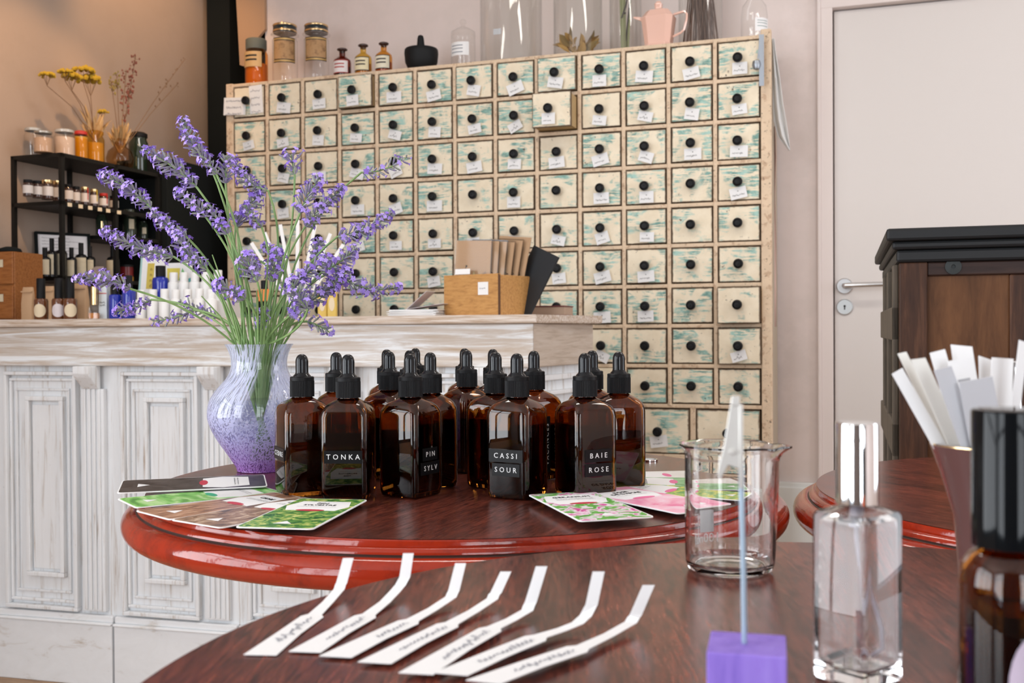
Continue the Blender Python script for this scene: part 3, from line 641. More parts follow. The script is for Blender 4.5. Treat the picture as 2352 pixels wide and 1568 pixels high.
for kx in range(-3, 6):
    xj = j0+kx*per; U = lambda f: max(min(xj+f*per, -.012), -1.775)
    if xj > -.05 or xj+per < -1.7: continue
    pn = MB()
    if U(.72)-U(.08) > .05:
        moulding(pn, U(.075), U(.70), .196, .846, .010, .012); moulding(pn, U(.105), U(.67), .215, .828, .008, .006)
        moulding(pn, U(.15), U(.62), .24, .80, .007, .004)
        moulding(pn, U(.255), U(.58), .285, .778, .012, .010)
        if U(.54)-U(.30) > .02: pn.box(U(.30), U(.535), .014, .022, .305, .755)
        pn.build('panel', M_ww_v, cnt, bevel=.002)
    if U(.92)-U(.74) > .03:
        pn = MB(); pn.box(U(.74), U(.93), .006, .022, .20, .80)
        for f in (.765, .805, .845, .885): pn.box(U(f), U(f+.022), .001, .006, .205, .80)
        pn.build('pilaster', M_ww_v, cnt, bevel=.0015)
        pn = MB(); xs0, xs1 = U(.765), U(.90)
        prof = [(.01, .80), (.0, .80), (-.006, .806), (-.016, .815), (-.034, .832), (-.040, .842), (-.040, .862), (.01, .862)]
        nn = len(prof); pn.add([(xs0, y, z) for y, z in prof]+[(xs1, y, z) for y, z in prof], [tuple(range(nn)), tuple(range(nn, 2*nn))[::-1]]+[(i, i+nn, (i+1) % nn+nn, (i+1) % nn) for i in range(nn)])
        pn.build('corbel', M_ww_v, cnt, bevel=.002)
    if xj < -.05: pn = MB(); pn.box(max(xj+.003, -1.775), min(xj+per-.003, -.003), .0, .022, 0, .165); pn.box(max(xj+.003, -1.775), min(xj+per-.003, -.003), -.006, .022, .165, .172); pn.box(max(xj+.003, -1.775), min(xj+per-.003, -.003), .004, .022, .172, .19); pn.build('plinth', M_ww_p, cnt, bevel=.003)
Ts = Matrix.Translation((-.018, .022, 0)) @ Matrix.Rotation(R_(76.7), 4, 'Z')
mb = MB(); moulding(mb, .03, .29, .2, .84, .014, .010, Ts, .002); moulding(mb, .07, .25, .24, .80, .010, .014, Ts, .002); moulding(mb, .11, .21, .28, .76, .010, .008, Ts, .002); mb.build('end_panel', M_ww_v, cnt, bevel=.002)
# wooden box with envelopes
BXZ = CT; pc = onplane(1147, 715, MC @ Vector((0, .07, CT)), CTN); pc = MC @ Vector(((MCi @ pc).x, .07, CT))
TH = R_(38); bx = thing('wooden_box', 'small honey-coloured wooden box with a blank white sticker on the counter', 'box', (pc.x, pc.y, CT), -TH+R_(2))
wA, wB, hB = .178, .140, .104   # local: corner at origin, x to left along face A, y along face B
mb = MB(); t_ = .008
mb.box(-wA, 0, 0, t_, 0, hB); mb.box(-wA, 0, wB-t_, wB, 0, hB-.006); mb.box(-wA, -wA+t_, t_, wB-t_, 0, hB-.003); mb.box(-t_, 0, t_, wB-t_, 0, hB-.003); mb.box(-wA+t_, -t_, t_, wB-t_, .0, .008); mb.build('box_body', M_pine, bx, bevel=.0015)
mb = MB()
mb.box(-.0035, .0004, -.0004, .001, .001, hB-.001); mb.box(-.0006, .0006, .001, .004, .001, hB-.004); mb.build('dark_corner_joint', mat('aged_joint', (.10, .045, .02), .7), bx)
# view: face A seen foreshortened towards the left, face B towards the right
mb = MB(); mb.prism([(-.016, -.016), (.016, -.016), (.016, .016), (-.016, .016)], 0, .0006, T=Matrix.Translation((-.05, -.0003, .068)) @ UPR); scrib(mb, -.011, .0, .018, .003, Matrix.Translation((-.05, -.001, .068)) @ UPR, 1, .0003); mb.build('white_sticker', [M_paper, M_ink], bx)
def in_box(x, y, z, rx, rz_, ry=0): return Matrix.Translation(bx.location) @ Matrix.Rotation(bx.rotation_euler.z, 4, 'Z') @ Matrix.Translation((x, y, z)) @ Matrix.Rotation(R_(rz_), 4, 'Z') @ Matrix.Rotation(R_(rx), 4, 'X') @ Matrix.Rotation(R_(ry), 4, 'Y')
labs = ['front kraft envelope with a drawn plant and pale flame shape', 'second kraft envelope in a clear sleeve', 'third kraft envelope in a clear sleeve', 'fourth kraft envelope with a drawn plant', 'fifth kraft envelope at the back of the box', 'tallest kraft envelope standing behind the others']
Mslv = thin_glass('clear_sleeve', (.96, .96, .96), 1.2, .05)
for i in range(6):
    w, h = .098, .182; T = in_box(-.117+i*.011, .034+.012*i, .012, -3-1.5*i, 14-2*i, 2+.8*i)
    t = bpy.data.objects.new('kraft_envelope', None); S.collection.objects.link(t); t.matrix_world = T; t.empty_display_size = .02
    tag(t, labs[i]+' inside the wooden box', 'envelope', 'kraft envelopes in the wooden box')
    hh = h+(.016 if i == 5 else 0)+(.006 if i == 4 else 0)
    mb = MB(); mb.box(-w/2, w/2, -.0012, .0012, 0, hh)
    mb.build('paper_envelope', M_kraft, t)
    mb = MB(); mb.box(-w/2-.003, w/2+.003, -.003, -.0025, 0, hh+.004); mb.box(-w/2-.003, w/2+.003, .0025, .003, 0, hh+.004); mb.build('plastic_sleeve', Mslv, t)
    mb = MB(); rr = random.Random(i)
    for q in range(5):
        x0 = -.03; mb.tube([(x0, -.0016, .05), (x0+.012*math.cos(q*1.3+.3), -.0016, .075+.008*q), (x0+.018*math.cos(q*1.3+.3), -.0016, .08+.009*q)], .0006, 4); mb.ball((x0+.018*math.cos(q*1.3+.3), -.0016, .08+.009*q), .0028, n=6, m=3, sc=(1, .15, 1))
    scrib(mb, .0, 0, .045, .008, Matrix.Translation((.030, -.002, .058)) @ UPR @ Matrix.Rotation(R_(82), 4, 'Z'), 0, .0007, .0002, rr)
    mb.build('drawn_plant', [mat('black_drawing', (.03, .02, .02), .7)], t)
    if i == 0:
        mb = MB(); mb.prism([(-.012, .05), (.010, .05), (.008, .075), (.001, .105), (-.008, .075)], 0, .0006, T=Matrix.Translation((.004, -.0017, 0)) @ UPR); mb.build('pale_shape', mat('pale_straw', (.66, .58, .34), .7), t)
mb = MB(); mb.prism([(-.022, -.007), (.022, -.007), (.022, .007), (-.022, .007)], 0, .0008, T=UPR); scrib(mb, -.016, 0, .032, .004, UPR, 1, .0004)
o = mb.build('price_card', [M_paper, M_ink]); o.matrix_world = in_box(-.125, .012, .113, -6, 8); tag(o, 'narrow white price card standing at the box front rim', 'card')
mb = MB(); mb.box(-.05, .05, 0, .006, 0, .17); o = mb.build('slate_board', [mat('black_slate', (.015, .018, .022), .55)]); o.matrix_world = in_box(-.028, .112, .014, -16, -8, 22); tag(o, 'black slate board leaning out of the back of the wooden box', 'board')
bk = ctr(1262, .30); mb = MB(); mb.box(-.05, .05, -.03, .06, 0, .024, 1); mb.box(-.052, .052, -.032, .06, .0242, .027, 0); mb.box(-.052, .052, -.032, .06, -.0, .003, 0)
tag(mb.build('book', [mat('dark_red_cover', (.14, .02, .025), .5), mat('aged_pages', (.42, .30, .22), .8)], loc=bk, rz=-.3, bevel=.001), 'thin dark red book lying flat behind the wooden box', 'book')
# leaflets
LC = [mat('leaflet_print_a', (.50, .08, .07), .4), mat('leaflet_print_b', (.60, .38, .30), .4), mat('leaflet_print_c', (.72, .74, .76), .4), mat('leaflet_print_d', (.20, .13, .08), .4)]
pz = CT
for i in range(9):
    q = ctr(962+i % 3*3, .12, pz); mb = MB(); mb.box(-.07, .06, -.045, .045, 0, .0016); mb.box(-.03, .058, -.040, -.005, .0016, .0018, 1)
    tag(mb.build('leaflet', [M_paper, LC[i % 4]], loc=q, rz=R_(-14+rr.uniform(-6, 6))), 'white leaflet in the neat pile beside the wooden box, number %s from the bottom' % ['one', 'two', 'three', 'four', 'five', 'six', 'seven', 'eight', 'nine'][i], 'leaflet', 'leaflets in the pile on the counter'); pz += .0019
for i, (dx, lab, th) in enumerate(((-.03, 'grey leaflet with a red corner standing half open on the pile', 40), (.03, 'red and white leaflet lying tilted on top of the pile', 8))):
    q = ctr(945 if i == 0 else 985, .12, pz+.001); mb = MB(); Tt = Matrix.Rotation(R_(-th), 4, 'Y')
    mb.box(-.05 if i else -.02, .05 if i else .07, -.035, .035, 0, .001, 0, Tt); mb.box(-.02, .012, -.033, .033, .0011, .0013, 1, Tt); mb.box(.015, .045, -.03, .03, .0011, .0013, 2, Tt)
    if i: mb.box(.0, .02, -.03, 0, .0014, .0016, 3, Tt)
    tag(mb.build('leaflet', [mat('soft_grey_print', (.58, .55, .56), .4), LC[0], M_paper if i == 0 else LC[1], LC[3]], loc=q+Vector((0, 0, .006 if i else 0)), rz=R_(-14)), lab, 'leaflet', None)
# ------------------------------------------------------------------ things on the counter, left part
du = thing('drawer_chest', 'small orange-brown wooden chest with two drawers and brass knobs at the counter left end', 'drawer chest')
q = ctr(10, .16); du.location = q; du.rotation_euler = (0, 0, -R_(14.9))
k = q.y/F; w1 = 30*k; hch = 158*k
mb = MB(); mb.box(-w1*5, w1, .0, .12, 0, hch); mb.build('body', M_orwood, du, bevel=.002)
for i in (0, 1):
    mb = MB(); z0 = .006+i*hch*.5; mb.box(-w1*4.9, w1*.94, -.006, 0, z0, z0+hch*.47); d = mb.build('drawer', M_orwood, du, bevel=.002)
    mb = MB(); mb.prism([(-.026, -.011), (.022, -.011), (.022, .011), (-.026, .011)], 0, .001, T=Matrix.Translation((-.018, -.007, z0+hch*.30)) @ UPR); mb.build('label_card', M_cream, d)
    mb = MB(); mb.ball((-.020, -.018, z0+hch*.13), .010, n=14, m=8); mb.tube([(-.020, -.006, z0+hch*.13), (-.020, -.014, z0+hch*.13)], .004, 8); mb.build('knob', M_gold, d)
mb = MB(); mb.lathe([(0, 0), (.03, 0), (.034, .004), (.03, .012), (.012, .018), (0, .019)], 20); tag(mb.build('black_dish', M_black, loc=q+Vector((-.005, .05, hch+.0005))), 'black lidded dish on top of the small orange wooden chest', 'dish')
def bottle_mesh(parent, R, H, mbody, mcap, capfrac=.33, capr=.62, lab=None, labm=None, sh=.08, n=22, labz=(.15, .5)):
    hb = H*(1-capfrac); mb = MB(); mb.lathe([(0, 0), (R*.95, 0), (R, .002), (R, hb-R*.9*sh*5), (R*.9, hb-R*.3*sh*5), (R*capr*.9, hb), (0, hb)], n); b = mb.build('body', mbody, parent)
    mb = MB(); mb.lathe([(R*capr, hb-.0005), (R*capr, H-.0015), (R*capr*.9, H), (0, H)], n); mb.build('cap', mcap, parent)
    if lab == 'round':
        mb = MB(); cdisc(mb, R*1.03, R*.98, R*.98, hb*.42); mb.build('label_sticker', labm, parent)
    elif lab:
        mb = MB(); curve_label(mb, R*1.02, hb*labz[0], hb*labz[1], R_(-160), R_(-20), 0); mb.build('label_sticker', labm, parent)
def cdisc(mb, R, rx, rz_, zc, a0=0, n=24, rings=5, mi=0, sq=1.0):
    v = []
    for q in range(rings+1):
        for i in range(n):
            a = 2*PI*i/n; an = rx*q/rings*math.cos(a)/R+a0; v.append((R*math.sin(an), -R*math.cos(an), zc+rz_*q/rings*math.sin(a)))
    f = [(q*n+i, q*n+(i+1) % n, (q+1)*n+(i+1) % n, (q+1)*n+i) for q in range(rings) for i in range(n)]
    mb.add(v, f, mi, True)
M_ambs = mat('amber_bottle_dark', (.13, .04, .012), .08, coat=.8)
M_lab1, M_lab2 = mat('ivory_label', (.72, .60, .42), .6), mat('lilac_white_label', (.66, .60, .62), .6)
for i, (px, lm, lab) in enumerate(((95, M_lab1, 'amber roll-on bottle with round ivory label beside the brown paper bag, leftmost'), (136, M_lab2, 'amber roll-on bottle with round whitish label, middle of three'), (162, M_lab1, 'amber roll-on bottle with round ivory label, right of three'))):
    q = ctr(px, .06); k = q.y/F; t = thing('roll_on_bottle', lab, 'bottle', q, R_([8, 14, 26][i]), 'roll-on bottles with round labels'); bottle_mesh(t, 15.5*k, 95*k, M_ambs, M_cap, .48, .62, 'round', lm)
def bag(px, w, h, back, lab):
    q = ctr(px, back); k = q.y/F; mb = MB(); W2 = w*k/2; H2 = h*k
    rings = [rsq(W2, W2*.6, .004, 0, 2), rsq(W2*1.02, W2*.6, .004, H2*.5, 2), rsq(W2*.98, W2*.35, .004, H2*.85, 2), rsq(W2*.95, .003, .002, H2*.96, 2), rsq(W2*.93, .002, .002, H2, 2)]
    mb.loft(rings); mb.box(-W2*.95, W2*.95, -W2*.62, -W2*.3, H2*.84, H2*.88)
    tag(mb.build('kraft_bag', M_kraft, loc=q, rz=-.2), lab, 'paper bag', 'small kraft bags on the counter')
bag(66, 28, 76, .14, 'small kraft paper bag between the wooden chest and the amber roll-ons'); bag(115, 24, 78, .16, 'small kraft paper bag behind the gap of the roll-on bottles'); bag(185, 36, 84, .15, 'wider kraft paper bag left of the gold-capped vial')
q = ctr(217, .05); k = q.y/F; t = thing('perfume_vial', 'clear perfume vial with gold cap and orange liquid on the counter', 'vial', q)
mb = MB(); mb.loft([rsq(12*k, 8*k, 2*k, z) for z in (0, 28*k)]+[rsq(6*k, 6*k, 6*k, 33*k)]); mb.build('body', M_tg, t)
mb = MB(); mb.loft([rsq(10.5*k, 7*k, 2*k, z) for z in (.002, 14*k)]); mb.build('liquid', mat('orange_liquid', (.50, .18, .03), .1), t)
mb = MB(); mb.lathe([(7*k, 33*k), (7*k, 74*k), (6*k, 75*k), (0, 75*k)], 20); mb.build('cap', M_gold, t)
q = ctr(241, .08); k = q.y/F; t = thing('white_carton', 'slim white carton with a red line between vial and blue bottles', 'carton', q, -.2)
mb = MB(); mb.box(-10*k, 10*k, -8*k, 8*k, 0, 78*k); mb.build('box_body', mat('pale_blue_card', (.68, .74, .78), .5), t, bevel=.001)
mb = MB(); mb.box(-10*k, 10*k, -8.3*k, -8*k, 58*k, 60*k); scrib(mb, -8*k, 38*k, 14*k, .006, Matrix.Translation((0, -8.3*k, 0)) @ UPR, 1, .0006); scrib(mb, -8*k, 32*k, 14*k, .006, Matrix.Translation((0, -8.3*k, 0)) @ UPR, 1, .0006); mb.build('print', [M_red, M_inkk], t)
for i, (px, lab) in enumerate(((266, 'cobalt blue bottle with black cap, left of the pair on the counter'), (297, 'cobalt blue bottle with black cap, right one of the pair by the white pots'))):
    q = ctr(px, .08); k = q.y/F; t = thing('blue_bottle', lab, 'bottle', q, 0, 'blue bottles on the counter'); bottle_mesh(t, 15*k, 82*k if i == 0 else 100*k, M_blue, M_cap, .30, .55)
# riser with the rear row, white bottles
q = ctr(432, .18); rs = MB(); rs.box(-.16, .14, -.035, .045, 0, .05); tag(rs.build('display_riser', M_white, loc=q, rz=-CY, bevel=.002), 'low white display riser under the rear row of white bottles', 'riser')
def wbottle(px, back, z, lab, hpx=66, r=13):
    q = ctr(px, back, z); k = q.y/F; t = thing('white_bottle', lab, 'bottle', q, 0, 'small white plastic bottles on the counter'); bottle_mesh(t, r*k, hpx*k, M_white, M_white, .32, .72); return t
for i, px in enumerate((325, 352, 379, 405, 432, 459, 486)): wbottle(px, .06, CT, 'small white plastic bottle in the front row, number %s from the left' % ['one', 'two', 'three', 'four', 'five', 'six', 'seven'][i], 66+(i % 3))
for i, px in enumerate((400, 424, 449, 474, 502)): wbottle(px, .18, CT+.05, 'small white plastic bottle on the riser, number %s from the left' % ['one', 'two', 'three', 'four', 'five'][i], 66+(4 if i == 4 else 0))
q = ctr(370, .18, CT+.05); k = q.y/F; t = thing('blue_bottle', 'cobalt blue bottle with black cap raised above the white bottles', 'bottle', q); bottle_mesh(t, 19*k, 82*k, M_blue, M_cap, .30, .58, sh=.12)
q = ctr(341, .26); k = q.y/F; mb = MB(); Ts = Matrix.Rotation(R_(-8), 4, 'X'); mb.box(-27*k, 32*k, 0, .004, 0, 165*k, 0, Ts); mb.box(-12*k, 6*k, -.001, 0, 72*k, 132*k, 1, Ts); mb.box(-32*k, -27*k, 0, .0045, 0, 165*k, 3, Ts)
for i, ch in enumerate('nnnd'): text(mb, ch, 12*k, Ts @ Matrix.Translation((-1*k, -.0015, (118-i*13)*k)) @ UPR, 2)
tag(mb.build('display_card', [M_paper, mat('mustard_print', (.62, .48, .09), .5), mat('brown_print', (.2, .12, .04), .5), mat('mint_edge', (.35, .58, .56), .5)], loc=q, rz=-.26), 'upright white display card with a yellow block behind the blue bottle', 'display card')
q = ctr(412, .27); k = q.y/F; mb = MB(); mb.box(-34*k, 34*k, 0, .003, 0, 130*k, 0); mb.poly([(-30*k, -.0006, 90*k), (0, -.0006, 90*k), (4*k, -.0006, 118*k), (-30*k, -.0006, 118*k)], 1); mb.poly([(0, -.0008, 90*k), (26*k, -.0008, 86*k), (10*k, -.0008, 118*k)], 2); mb.poly([(2*k, -.001, 84*k), (30*k, -.001, 60*k), (32*k, -.001, 96*k)], 3)
tag(mb.build('display_card', [M_paper, mat('yellow_print', (.70, .60, .10), .5), mat('green_print', (.18, .50, .18), .5), mat('teal_print', (.10, .42, .45), .5)], loc=q, rz=-.26), 'upright white card with yellow, green and teal shapes behind white bottles', 'display card')
# behind the bouquet
q = ctr(608, .14); k = q.y/F; t = thing('nail_polish_bottle', 'small orange and black bottle half hidden behind the lavender stems', 'bottle', q)
mb = MB(); mb.box(-14*k, 14*k, -.01, .01, 0, 38*k); mb.build('lower_body', M_black, t, bevel=.002); mb = MB(); mb.box(-14*k, 14*k, -.0101, .0101, 38.2*k, 66*k); mb.build('upper_body', mat('orange_plastic', (.65, .20, .03), .4), t, bevel=.002); mb = MB(); mb.lathe([(8*k, 66*k), (8*k, 86*k), (0, 87*k)], 14); mb.build('cap', M_cap, t)
for i, (px, lab) in enumerate(((742, 'yellow tube with cream oval label behind the lavender, left of two'), (764, 'yellow tube with cream oval label beside the grey leaflet, right of two'))):
    q = ctr(px, .14); k = q.y/F; t = thing('yellow_tube', lab, 'tube', q, 0, 'yellow tubes on the counter'); mb = MB(); mb.loft([rsq(11*k, 8*k, 4*k, z) for z in (0, 56*k)]+[rsq(9*k, 7*k, 4*k, 60*k)]); mb.build('body', mat('yellow_card', (.66, .46, .10), .45), t)
    mb = MB(); mb.prism([(6.5*k*math.cos(a*.4), 16*k*math.sin(a*.4)+30*k) for a in range(16)], 0, .0006, T=Matrix.Translation((0, -8.2*k, 0)) @ UPR); mb.build('oval_label', M_lab1, t)
q = ctr(682, .16); k = q.y/F; t = thing('strip_holder', 'white cup behind the bouquet holding fanned white paper strips', 'cup', q)
mb = MB(); mb.lathe([(0, .002), (20*k, 0), (30*k, 90*k), (28.5*k, 90*k), (18*k, .006), (0, .006)], 28); mb.build('cup', M_white, t)
for i in range(7):
    an = R_(-32+i*11); L_ = 215*k; mb = MB(); T = Matrix.Translation(q+Vector((0, -.008+.003*i, .012))) @ Matrix.Rotation(an, 4, 'Y')
    mb.box(-4*k, 4*k, 0, .0006, 0, L_-abs(i-3)*8*k, 0, T)
    tag(mb.build('paper_strip', M_paper), 'white paper strip behind the bouquet, %s of seven from the left in the fan' % ['first', 'second', 'third', 'fourth', 'fifth', 'sixth', 'last'][i], 'paper strip', 'paper strips behind the bouquet')
# ------------------------------------------------------------------ black shelf on the left wall
SD = .20; SA = AL+SD; SB0 = b_at(145, SA)
def shp(px, off, z):      # point at distance off behind the shelf front edge
    a = SA-off; return room(a, b_at(px, a), z)
SB1, SB2 = b_at(268, SA), 3.14
Zl = [1.515, 1.365, 1.283, 1.128]
sh = thing('metal_shelf', 'open black metal shelving unit against the beige left wall', 'shelf'); sh.matrix_world = MR
for (a, b) in ((SA, SB0), (AL+.012, SB0), (SA, SB1), (AL+.012, SB1), (SA, SB2-.02), (AL+.012, SB2-.02)):
    mb = MB(); mb.box(a-.012, a, b, b+.014, 0, 1.515); mb.build('post', M_metal, sh)
for i, (z, b0, b1) in enumerate(((Zl[0], SB0, SB2), (Zl[1], SB0, SB2), (Zl[2]-.003, SB1, SB2), (Zl[3], SB0, SB2), (.5, SB0, SB2))):
    mb = MB(); mb.box(AL+.002, SA, b0, b1, z-.012, z); mb.build('shelf_board', M_metal, sh)
mb = MB(); mb.box(AL+.002, SA+.02, SB2+.005, BW_-.01, 0, 1.575); tag(mb.build('black_cabinet', M_black, bevel=.003), 'plain black cabinet standing in the corner beyond the metal shelf', 'cabinet').matrix_world = MR
def sjar(px, off, z, wpx, hpx, name, lab, body, fill=None, fh=.6, lid='glass', group=None, cat='jar', lidm=None):
    p = shp(px, off, z+.001); k = p.y/F; R = wpx*k/2; H = hpx*k
    t = thing(name, lab, cat, p, 0, group)
    mb = MB(); mb.lathe([(0, .001), (R*.95, 0), (R, .004), (R, H*.72), (R*.82, H*.82), (R*.82, H*.86)], 28); mb.build('body', body, t)
    if fill: mb = MB(); mb.lathe([(0, .003), (R*.94, .003), (R*.94, H*fh), (0, H*fh*1.02)], 24); mb.build('contents', fill, t)
    mb = MB(); mb.lathe([(R*.84, H*.86), (R*.92, H*.87), (R*.92, H*.95), (R*.6, H*.99), (0, H)], 24); mb.build('lid', lidm or M_tg, t)
    return p, R, H
G = 'glass jars on the black shelf top'
sjar(82, .15, Zl[0], 42, 68, 'storage_jar', 'clear glass storage jar with glass lid, leftmost on the shelf top', M_tg, group=G, lidm=mat('greyish_glass_lid', (.42, .42, .40), .3, .3))
sjar(104, .07, Zl[0], 42, 52, 'storage_jar', 'shorter clear jar of pinkish salt in front of the leftmost jar', M_tg, mat('pink_salt', (.46, .30, .20), .8, bump=.5), .66, group=G, lidm=mat('grey_metal_lid', (.42, .40, .36), .3, .7))
sjar(153, .08, Zl[0], 46, 68, 'storage_jar', 'clear clip-top jar filled with pale pink grains', M_tg, mat('pale_grains', (.60, .44, .34), .8, bump=.5), .7, group=G, lidm=mat('grey_glass_lid', (.5, .5, .48), .2, .2))
sjar(190, .08, Zl[0], 32, 72, 'honey_jar', 'narrow honey yellow jar with a small red lid', M_tgy, mat('honey', (.62, .36, .05), .2), .78, group='honey yellow jars on the shelf top', lidm=M_red)
pb, Rb, Hb = sjar(222, .08, Zl[0], 42, 80, 'honey_jar', 'wide honey yellow jar with paper tag holding dried flowers', M_tgy, mat('honey2', (.55, .34, .09), .25), .62, group='honey yellow jars on the shelf top', lidm=M_tgy)
sjar(322, .10, Zl[0], 44, 100, 'green_jar', 'tall dark green glass jar with a black lid on shelf top', mat('bottle_green', (.012, .025, .015), .08, coat=.8), lidm=M_cap)
# round vase
p = shp(280, .08, Zl[0]+.001); k = p.y/F; R = 31*k
t = thing('globe_vase', 'round clear glass vase with dry stems on the shelf top', 'vase', p)
mb = MB(); mb.lathe([(0, .001), (R*.5, 0), (R*.9, R*.35), (R, R*.85), (R*.85, R*1.4), (R*.45, R*1.75), (R*.4, R*2.1), (R*.5, R*2.3)], 30); mb.build('body', thin_glass('amber_tinted_glass', (.75, .60, .42)), t)
pv = p
# dried flowers
rr = random.Random(21)
Myar, Mdry, Mstr, Mred2 = mat('yarrow_yellow', (.46, .30, .02), .8, bump=.4), mat('dry_brown', (.20, .12, .07), .8), mat('straw', (.55, .36, .17), .8), mat('dry_red_seed', (.22, .07, .05), .8)
def onshelf(px, py, off):
    a = SA-off; pp = onplane(px, py, TA*a, TA); return pp
YAR = [(108, 174, 13, 'single small yellow yarrow head leaning far left'), (150, 166, 12, 'brown-tipped yellow yarrow head at the top left of the bunch'), (165, 178, 17, 'broad yellow yarrow head in the middle of the bunch'), (192, 163, 17, 'highest yellow yarrow head of the bunch'), (208, 186, 20, 'largest drooping yellow yarrow head on the right'), (236, 258, 9, 'small golden yarrow head low over the honey jar')]
for px, py, rp, lab in YAR:
    e = onshelf(px, py, .08); k = e.y/F; R = rp*k*1.45; t = thing('dried_yarrow', lab, 'dried flower', e, 0, 'dried yarrow stems in the honey jar')
    mb = MB()
    for i in range(34):
        a = rr.uniform(0, 2*PI); r = R*math.sqrt(rr.random()); mb.ball((r*math.cos(a), r*math.sin(a)*.8, (1-(r/R)**2)*R*.35+rr.uniform(-.002, .002)), R*.2, n=6, m=4)
    mb.build('flower_head', Myar, t); mb = MB(); b0 = pb+Vector((rr.uniform(-.006, .006), rr.uniform(-.006, .006), Hb*.66))-e
    for i in range(5): a = i*1.26; mb.tube([(0, 0, -R*1.2), (R*.5*math.cos(a), R*.5*math.sin(a), 0)], .0008, 4)
    mb.tube([b0, b0*.5+Vector((b0.x*.0, 0, .01)), (0, 0, -R*1.2)], .0012, 5); mb.build('stem', Mdry, t)
def sprig(px, py, base, n, m, lab, size=.006, group=None, spread=.3, name='dried_sprig', off=.08):
    e = onshelf(px, py, off); mid = base.lerp(e, .5)+Vector((0, 0, .01)); mb = MB(); mb.tube([base, mid, e], .0012, 5)
    for i in range(n):
        u = 1-spread*rr.random(); c = base.lerp(mid, u*2) if u < .5 else mid.lerp(e, u*2-1)
        d = Vector((rr.uniform(-1, 1), rr.uniform(-1, 1), rr.uniform(-.3, 1))).normalized(); q = c+d*size*rr.uniform(1, 2.5)
        mb.tube([c, q], .0006, 4); mb.ball(q, size*rr.uniform(.25, .5), 1, n=5, m=4, sc=(1, 1, 1.6))
    tag(mb.build(name, [Mdry, m]), lab, 'dried sprig', group)
bg = pb+Vector((0, 0, Hb*.62)); bv = pv+Vector((0, 0, .06))
for i, (px, py, m, n, lab, sp) in enumerate(((425, 135, Mdry, 12, 'long thin branching twig reaching far right above the shelf', .45), (410, 190, Mdry, 6, 'thin side twig with a few seed pods at the right', .4), (312, 128, Mred2, 46, 'tall upright reddish seed spike in the globe vase', .5), (300, 205, Mred2, 60, 'dense reddish brown seed spray in the globe vase', .8), (268, 172, mat('olive_head', (.22, .18, .05), .8), 26, 'olive green dried umbel above the globe vase', .18), (255, 185, mat('olive_head2', (.26, .2, .06), .8), 22, 'smaller olive dried umbel beside the yarrow', .2), (290, 160, Mred2, 26, 'slender rusty sprig beside the tall seed spike', .5))):
    sprig(px, py, bv, n, m, lab, .006 if i < 2 else .007, None, sp)
for i in range(16):
    mb = MB(); s_ = i % 2; b0 = bg if s_ == 0 else bv; a = rr.uniform(0, 2*PI)
    for q in range(5): leaf(mb, b0+Vector((0, 0, q*.008)), (math.cos(a+q)*.6, math.sin(a+q)*.6, rr.uniform(.7, 1.6)), rr.uniform(.05, .10), .006, 0, rr.uniform(-.3, .3), rr)
    tag(mb.build('straw_leaf_sprig', Mstr), 'curled straw-coloured dry leaves at the mouth of the '+('honey jar' if s_ == 0 else 'globe vase'), 'dried leaves', 'straw leaves at the '+('honey jar' if s_ == 0 else 'globe vase')+' mouth')
# small jars, second level
JJ = [(68, 22, 38, M_cap, 'dark jar with white label and black lid, first on the second level'), (89, 22, 39, M_cap, 'dark jar with white label and black lid, second on that level'), (112, 26, 44, M_gold, 'dark jar with white label and gold lid, third on that level'), (138, 26, 46, M_gold, 'dark jar with white label and gold lid just left of the shelf post'), (160, 22, 42, M_cap, 'dark jar with pale cloth lid just right of the shelf post'), (178, 18, 40, M_cap, 'small dark jar with spotted label'), (198, 18, 42, M_gold, 'small jar with gold lid and a red stripe'), (219, 18, 40, M_gold, 'small jar with gold lid and a yellow stripe'), (241, 20, 34, M_red, 'small jar with bright red lid'), (265, 20, 32, M_cap, 'small dark jar at the right end of the second level')]
Mjl = mat('jar_label_white', (.66, .60, .56), .6); Mjb = mat('dark_jam', (.05, .022, .015), .12, coat=.5)
for i, (px, w, h, lm, lab) in enumerate(JJ):
    p = shp(px, .03, Zl[1]+.001); k = p.y/F; R = w*k/2; H = h*k; t = thing('jam_jar', lab, 'jar', p, 0, 'small labelled jars on the second shelf level')
    mb = MB(); mb.lathe([(0, 0), (R*.95, 0), (R, .003), (R, H*.74), (R*.85, H*.82)], 20); mb.build('body', Mjb, t)
    mb = MB(); mb.lathe([(R*.9, H*.82), (R*.92, H*.83), (R*.92, H), (0, H)], 20); mb.build('lid', lm, t)
    mb = MB(); curve_label(mb, R*1.02, H*.18, H*.66, R_(-150), R_(10), 0)
    if i in (6, 7, 8): curve_label(mb, R*1.03, H*.3, H*.95, R_(-30), R_(-12), 1)
    mb.build('label_sticker', [Mjl, (mat('yellow_stripe', (.6, .42, .02), .5) if i == 7 else M_red)], t)
for i, px in enumerate((163, 188, 210, 232, 251, 276)):
    p = shp(px, -.004, Zl[1]-.012); mb = MB(); mb.prism([(-.008, -.004), (.008, -.004), (.008, .008), (-.008, .008)], 0, .001, T=UPR); o = mb.build('price_tag', M_lab1); o.matrix_world = Matrix.Translation(p) @ Matrix.Rotation(R_(60), 4, 'Z')
    tag(o, 'tiny cream price tag on the second shelf edge, %s from the left' % ['first', 'second', 'third', 'fourth', 'fifth', 'sixth'][i], 'price tag', 'price tags on the shelf edge')
